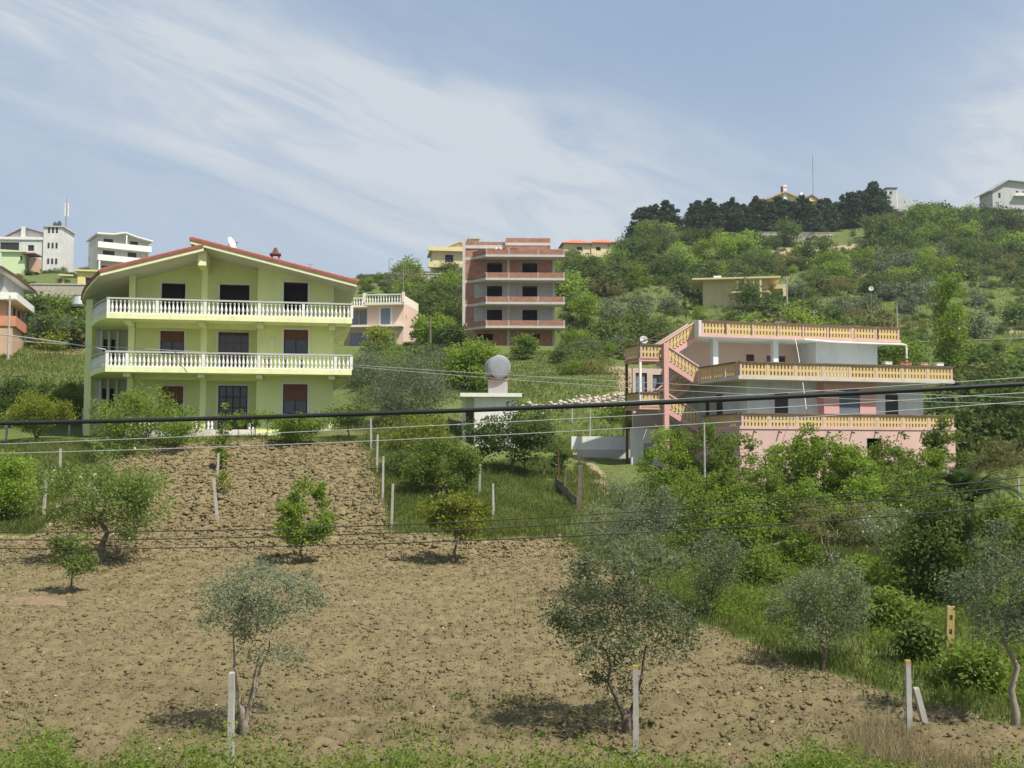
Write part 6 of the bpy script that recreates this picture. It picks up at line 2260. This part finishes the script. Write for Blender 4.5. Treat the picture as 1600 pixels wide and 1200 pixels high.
def weeds():
    """leafy roadside weeds along the bottom edge"""
    rng = np.random.default_rng(8)
    px = np.concatenate([rng.uniform(-60, 1420, 420), rng.normal(120, 70, 90), rng.normal(590, 40, 40), rng.normal(1330, 60, 80), rng.normal(1080, 90, 60), rng.uniform(1180, 1640, 120)])
    V, Fs, T, st = [], [], [], MB()
    tall = 0.4 + 0.75 * vnoise(px * 0.012, px * 0 + 2, 12)
    C, Tt = [], []
    for x_, hh in zip(px, tall):
        d = 16.2 + 3.0 * rng.random() ** 1.6
        x = (x_ - 800) / FPX * d
        z = hz(x, d)
        h = hh * rng.uniform(0.5, 1.25) * (1.15 if d < 17.5 else 0.7)
        lean = rng.normal(size=2) * 0.12
        tt = rng.uniform(0.25, 0.7)
        st.tube([(x, d, z - 0.05), (x + lean[0] * h, d + lean[1] * h, z + h)], [0.006, 0.003], 3, cap=False)
        k = int(22 + 50 * h)
        s = rng.random(k) ** 0.8
        sp = 0.05 + 0.09 * np.sin(s * 2.6)
        C.append(np.stack([x + lean[0] * h * s + rng.normal(size=k) * sp, d + lean[1] * h * s + rng.normal(size=k) * sp, z + h * s], 1))
        Tt.append(np.clip(tt + rng.normal(size=k) * 0.15, 0, 1))
    C = np.concatenate(C)
    Tt = np.concatenate(Tt)
    arr = leaf_arrays(C, Tt, 0.075, 0.032, rng, up=0.2)
    o = link_mesh('roadside_weeds', crown_mesh('roadside_weeds', arr, 'leaf_mid'))
    tag(o, 'leafy green weeds along the bottom edge in front of the field', 'weeds', kind='stuff')
    PWd = np.stack([(px - 800) / FPX * 17.3, np.full(len(px), 17.3) + rng.normal(size=len(px)) * 0.7, np.zeros(len(px))], 1)
    PWd[:, 2] = H(PWd[:, 0], PWd[:, 1])
    blades('verge_grass', 'green grass of the verge at the bottom edge', np.repeat(PWd, 2, 0), np.full(len(px) * 2, 0.28), np.full(len(px) * 2, 0.016), 'grass_green', rng, per=10, spread=0.22)


weeds()


def bank_weeds():
    rng = np.random.default_rng(18)
    P = area([(900, 850), (960, 880), (1060, 948), (1250, 1030), (1420, 1085), (1500, 1100), (1640, 1120), (1640, 900), (1250, 900), (1000, 830)], 3200, rng, 1.3)
    k = 22
    C = np.repeat(P, k, 0)
    h = np.repeat(0.15 + 0.5 * rng.random(len(P)) ** 2, k)
    s = rng.random(len(C))
    C = C + np.concatenate([rng.normal(size=(len(C), 2)) * 0.13, (h * s)[:, None]], 1)
    T = np.clip(np.repeat(0.3 + 0.4 * rng.random(len(P)), k) + rng.normal(size=len(C)) * 0.12, 0, 1)
    arr = leaf_arrays(C, T, 0.09, 0.03, rng, up=0.3)
    tag(link_mesh('garden_weeds', crown_mesh('garden_weeds', arr, 'leaf_bright')), 'knee-high leafy weeds on the grass right of the field', 'weeds', kind='stuff')
    P = area([(612, 832), (760, 842), (880, 838), (900, 780), (780, 740), (640, 740)], 420, rng, 1.2)
    C = np.repeat(P, k, 0)
    h = np.repeat(0.12 + 0.35 * rng.random(len(P)) ** 2, k)
    C = C + np.concatenate([rng.normal(size=(len(C), 2)) * 0.14, (h * rng.random(len(C)))[:, None]], 1)
    T = np.clip(np.repeat(0.3 + 0.4 * rng.random(len(P)), k) + rng.normal(size=len(C)) * 0.12, 0, 1)
    tag(link_mesh('garden_weeds', crown_mesh('garden_weeds', leaf_arrays(C, T, 0.1, 0.04, rng, up=0.3), 'leaf_mid')), 'low weeds on the grass between the upper posts and the wooden stump', 'weeds', kind='stuff')


bank_weeds()
# rubble along the foot of the meadow
rngs = np.random.default_rng(14)
RP_ = []
for a, b in (((815, 640), (990, 636)), ((885, 632), (1000, 622)), ((1000, 640), (1030, 660))):
    p, q = G(*a), G(*b)
    for _ in range(260 if a[0] < 990 else 60):
        t = rngs.random()
        x = p.x + (q.x - p.x) * t + rngs.normal() * 0.3
        y = p.y + (q.y - p.y) * t + rngs.normal() * 0.35
        RP_.append((x, y, hz(x, y) + abs(rngs.normal()) * 0.2))
tag(link_mesh('rubble_stones', lumps('rubble_stones', np.array(RP_), 0.06 + 0.17 * rngs.random(len(RP_)) ** 2, M['stone_white'], rngs, 0.7)), 'pale rubble stones along the foot of the meadow behind the hut', 'stones', kind='stuff')
# ---------------------------------------------------------------- posts and poles
def post(label, px, top, bot, w=0.11, mat='post_concrete', lean=0.0, name='fence_post', cap=None, group=None, d=None, cat='post', holes=False):
    """square concrete post standing where its foot is seen"""
    g = G(px, bot) if d is None else at(px, bot, d)
    if d is not None:
        g.z = hz(g.x, g.y)
    h = at(px, top, g.y).z - g.z
    t = thing(name, label, cat, g, R(rnd.uniform(-25, 25)), group)
    t.rotation_euler = (0, R(lean), R(rnd.uniform(-8, 8)))
    a = w / 2
    mb = MB()
    if holes:
        mb.box(-a, -a * 0.45, -a * 0.7, a * 0.7, -0.4, h).box(a * 0.45, a, -a * 0.7, a * 0.7, -0.4, h)
        n = 4
        for i in range(n + 1):
            z = -0.1 + h * i / n
            mb.box(-a * 0.45, a * 0.45, -a * 0.68, a * 0.68, z - 0.1, z + 0.1 if i < n else h - 0.003)
    else:
        b = a * 0.86
        mb.v += [(-a, -a, -0.4), (a, -a, -0.4), (a, a, -0.4), (-a, a, -0.4), (-b, -b, h - 0.02), (b, -b, h - 0.02), (b, b, h - 0.02), (-b, b, h - 0.02), (-b * .8, -b * .8, h), (b * .8, -b * .8, h), (b * .8, b * .8, h), (-b * .8, b * .8, h)]
        for k in (0, 4):
            for i in range(4):
                j = (i + 1) % 4
                mb.f.append((k + i, k + j, k + 4 + j, k + 4 + i))
        mb.f.append((8, 9, 10, 11))
        mb.f.append((3, 2, 1, 0))
    mb.build('shaft', M[mat], t)
    if cap:
        MB().box(-a * 0.9, a * 0.9, -a * 0.9, a * 0.9, h - 0.05, h + 0.006).build('cap', M[cap], t)
    return t


post('pale concrete post in the left foreground before the sparse olive', 360, 1050, 1196, 0.105)
post('pale concrete post with lichen top in the middle foreground', 994, 1040, 1184, 0.105, cap='lichen')
post('concrete post with yellow lichen top in the right foreground', 1421, 1032, 1150, 0.105, cap='lichen')
post('short leaning brace post against the right foreground post', 1446, 1072, 1135, 0.12, 'concrete', lean=-14)
post('yellow slotted concrete post standing in the right grass', 1483, 947, 1036, 0.17, 'post_yellow', lean=3, holes=True)
FP = [('white post left of the citrus tree at the left edge', 9, 640, 693), ('white post by the left column of the green house', 130, 638, 676), ('short white post below the left column of the green house', 108, 664, 682),
      ('white post above the broad almond, upper one', 94, 701, 737), ('white post at the left flank of the broad almond', 68, 738, 812),
      ('white post halfway up the field row under the leaning one', 340, 708, 745), ('top white post of the row in the field', 346, 672, 695), ('tall white pole before the green house door', 357, 624, 672),
      ('topmost post of the row at the right edge of the upper field', 580, 654, 702), ('second post down at the right edge of the upper field', 589, 679, 737), ('third post down at the right edge of the upper field', 598, 713, 783), ('lowest post at the right edge of the upper field', 612, 756, 826),
      ('white post in the grass below the dark glossy tree', 749, 725, 774), ('lower white post in the grass near the yellow-green tree', 771, 756, 810),
      ('post below the rubble left of the whitewashed wall', 894, 628, 662), ('post behind the left half of the whitewashed wall', 922, 640, 690), ('left of two posts behind the whitewashed wall', 974, 646, 692), ('right of two posts behind the whitewashed wall', 980, 640, 690),
      ('white post right of the pink stair column', 1044, 652, 700), ('pale post in the trees right of the tall garden pole', 1160, 757, 802), ('pale post among the fruit trees below the pink wall', 1241, 692, 760), ('pale post below the pink bay', 1274, 686, 745),
      ('post in the fruit trees below the right windows of the pink house', 1360, 715, 770), ('post near the right edge beyond the palm', 1593, 745, 798), ('short post beneath the darker fruit tree', 1202, 764, 800)]
for lb, px, tp, bt in FP:
    post(lb, px, tp, bt, 0.10 if bt > 700 else 0.11, 'post_concrete', rnd.uniform(-2, 2), group='concrete garden posts')
post('white concrete post leaning to the left in the upper field', 340, 747, 818, 0.12, 'post_concrete', -6)
post('thick weathered wooden stump by the garden path', 905, 727, 800, 0.2, 'post_wood', 2, name='wooden_post')
post('thin rusty iron post above the wooden stump', 873, 702, 750, 0.07, 'rust', 0, name='iron_post')
post('dark thin post beside the garden path', 882, 730, 775, 0.07, 'post_wood', 3, name='wooden_post')


def pole(name, label, px, top, bot, d, r=0.09, mat='post_wood', arms=0, cat='pole', sec=6):
    g = at(px, bot, d)
    zg = hz(g.x, g.y)
    h = at(px, top, d).z - zg
    t = thing(name, label, cat, (g.x, g.y, zg))
    MB().tube([(0, 0, -0.6), (0, 0, h)], [r * 1.15, r * 0.75], 8).build('shaft', M[mat], t)
    if arms:
        q = MB()
        for i in range(arms):
            q.box(-0.5, 0.5, -0.05, 0.05, h - 0.35 - i * 0.45, h - 0.27 - i * 0.45)
        q.build('crossarm', M[mat], t)
        for i in range(arms):
            for x in (-0.42, 0.0, 0.42):
                MB().lathe([(0.03, h - 0.27 - i * 0.45), (0.05, h - 0.2 - i * 0.45), (0.03, h - 0.1 - i * 0.45)], x, 0, 6).build('insulator', M['white_paint'], t)
    return t


pole('utility_pole', 'wooden utility pole in front of the brick block meadow', 672, 497, 580, 112, 0.13)
pole('utility_pole', 'slim concrete pole with crossarm at the left edge by the tan house', 13, 462, 548, 90, 0.10, 'post_concrete', 1)
pole('utility_pole', 'pale pole right of the ochre hillside house', 1230, 431, 492, 168, 0.13, 'post_concrete', 1)
pole('utility_pole', 'small pole with crossarm on the slope behind the pink house roof', 1272, 484, 512, 140, 0.09, 'post_concrete', 1)
pole('garden_pole', 'tall thin pale pole between fruit trees left of the pink wall', 1102, 660, 818, 49, 0.05, 'post_concrete')
pole('utility_pole', 'thin pole on the slope above the right end of the pink house', 1402, 478, 512, 130, 0.08, 'post_concrete')
t = pole('street_lamp', 'lamp post on the skyline right of the green roof', 608, 405, 437, 222, 0.09, 'metal_grey', cat='street lamp')
MB().tube([(0, 0, at(608, 405, 222).z - t.location.z), (0.5, 0, at(608, 405, 222).z - t.location.z + 0.1)], 0.05).tube([(0.35, 0, at(608, 405, 222).z - t.location.z + 0.08), (0.85, 0, at(608, 405, 222).z - t.location.z + 0.05)], 0.1).build('lamp_head', M['metal_grey'], t)
pole('thin_pole', 'thin pole on the pale pink house terrace', 630, 412, 470, 136, 0.04, 'metal_grey')
# dish on a tall post on the hillside
p = G(1362, 500)
t = dish('satellite_dish', 'pale dish on a tall post on the hillside above the pink house', (p.x, p.y, p.z), (-0.2, -0.95, 0.3), 0.75, at(1362, 452, p.y).z - p.z, 'grey_plaster')

# low wooden bench-like rack under the glossy tree
g = G(835, 742)
rk = thing('wooden_rack', 'low dark wooden rack under the glossy tree', 'rack', g)
for x in (-0.55, 0.55):
    for y in (-0.2, 0.2):
        MB().box(x - 0.04, x + 0.04, y - 0.04, y + 0.04, -0.1, 0.8).build('leg', M['post_wood'], rk)
for y in (-0.2, 0.0, 0.2):
    MB().box(-0.75, 0.75, y - 0.06, y + 0.06, 0.8, 0.84).build('board', M['post_wood'], rk)
# board lying across the weeds at the right
g = G(1222, 858)
bd = thing('fallen_plank', 'pale plank lying in the weeds below the fruit trees', 'plank', g + Vector((0, 0, 0.25)), R(20))
MB().prism([(-0.45, -0.06), (0.45, -0.05), (0.45, 0.05), (-0.45, 0.06)], 0.0, 0.04).build('board', M['post_wood'], bd)
bd.rotation_euler = (0, R(-14), R(20))
# dark boards of a low fence beside the garden path
pa, pb = G(868, 762), G(902, 795)
fn = thing('plank_fence', 'low dark plank fence beside the wooden stump', 'fence', pa, math.atan2(pb.y - pa.y, pb.x - pa.x))
L_ = math.hypot(pb.x - pa.x, pb.y - pa.y)
n_ = 9
for i in range(n_):
    x = L_ * i / n_
    z = hz(pa.x + (pb.x - pa.x) * i / n_, pa.y + (pb.y - pa.y) * i / n_) - pa.z
    MB().box(x, x + L_ / n_ * 0.92, -0.02, 0.02, z - 0.2, z + 0.55 + rnd.uniform(-0.08, 0.08)).build('plank', M['post_wood'], fn)


# ---------------------------------------------------------------- overhead cables
def cable(label, pts, r, mat, d0, d1, cat='cable', name='overhead_cable'):
    """hangs between off-picture supports; passes through the listed picture points at depths d0..d1"""
    px = [p[0] for p in pts]
    deg = min(2, len(pts) - 1)
    c = np.polyfit(px, [p[1] for p in pts], deg)
    P = []
    x0, x1 = pts[0][0], pts[-1][0]
    for i in range(41):
        x = x0 + (x1 - x0) * i / 40
        d = d0 + (d1 - d0) * i / 40
        P.append(at(x, float(np.polyval(c, x)), d))
    mb = MB().tube(P, r, 8)
    o = mb.build(name, M[mat], None, smooth=True)
    return tag(o, label, cat)


cable('thick black bundled cable crossing the whole view', [(-250, 665), (0, 662), (500, 650), (800, 638), (1100, 625), (1600, 600), (1850, 585)], 0.032, 'cable_black', 16.5, 14.0)
cable('dark wire across the field, highest of three at the left', [(-200, 830), (0, 830), (300, 829), (560, 823), (900, 805), (1200, 785), (1600, 745), (1800, 722)], 0.0075, 'cable_dark', 16.5, 14)
cable('dark wire across the field, middle of three at the left', [(-200, 842), (0, 842), (500, 838), (900, 818), (1250, 792), (1600, 757), (1800, 735)], 0.0075, 'cable_dark', 16.5, 14)
cable('dark wire across the field, lowest of three at the left', [(-200, 856), (0, 855), (560, 851), (940, 836), (1230, 818), (1600, 788), (1800, 770)], 0.0075, 'cable_dark', 16.5, 14)
cable('pale thin wire running just above the thick black cable', [(-200, 668), (200, 655), (560, 642), (800, 636), (1200, 622), (1600, 590), (1800, 572)], 0.0045, 'cable_pale', 17, 14.5)
cable('upper of two pale wires sagging below the thick black cable', [(-200, 700), (0, 696), (560, 668), (1100, 645), (1600, 614), (1800, 600)], 0.005, 'cable_pale', 17, 14.5)
cable('lower of two pale wires sagging below the thick black cable', [(-200, 712), (0, 709), (560, 690), (1100, 662), (1600, 626), (1800, 612)], 0.005, 'cable_pale', 17, 14.5)
cable('pale service wire from the green house to the pink stairs, upper', [(545, 571), (800, 583), (960, 596), (1200, 608), (1600, 622), (1750, 624)], 0.012, 'cable_pale', 60, 52)
cable('pale service wire from the green house to the pink stairs, lower', [(545, 573), (800, 591), (960, 605), (1200, 618), (1600, 632), (1750, 634)], 0.012, 'cable_pale', 60, 52)
cable('grey service cable from the left edge to the lower balcony', [(-200, 505), (0, 522), (70, 532), (165, 546)], 0.035, 'cable_pale', 75, 60.2)
cable('grey service cable drooping past the middle floor of the green house', [(-200, 516), (0, 530), (160, 541), (320, 552), (470, 556)], 0.016, 'cable_pale', 66, 58.5)
cable('fine wire crossing the hillside behind the pink house', [(886, 524), (1100, 537), (1300, 534), (1600, 527), (1750, 520)], 0.03, 'cable_pale', 128, 100)
cable('white wire hanging down the front of the pink house', [(1243, 530), (1250, 570), (1260, 640)], 0.016, 'white_paint', 66.5, 61.5, 'wire', 'hanging_wire')
# ---------------------------------------------------------------- haze
def haze():
    m, t = nt_of('haze')
    v = t.nodes.new('ShaderNodeVolumePrincipled')
    v.inputs['Color'].default_value = (0.86, 0.92, 1.0, 1)
    v.inputs['Density'].default_value = 0.0002
    v.inputs['Anisotropy'].default_value = 0.3
    o = t.nodes.new('ShaderNodeOutputMaterial')
    t.links.new(v.outputs[0], o.inputs['Volume'])
    ob = MB().box(-2700, 2700, -70, 4200, -46, 110).build('haze', m)
    tag(ob, 'thin pale summer haze filling the air over the whole valley', 'haze', kind='stuff')


haze()
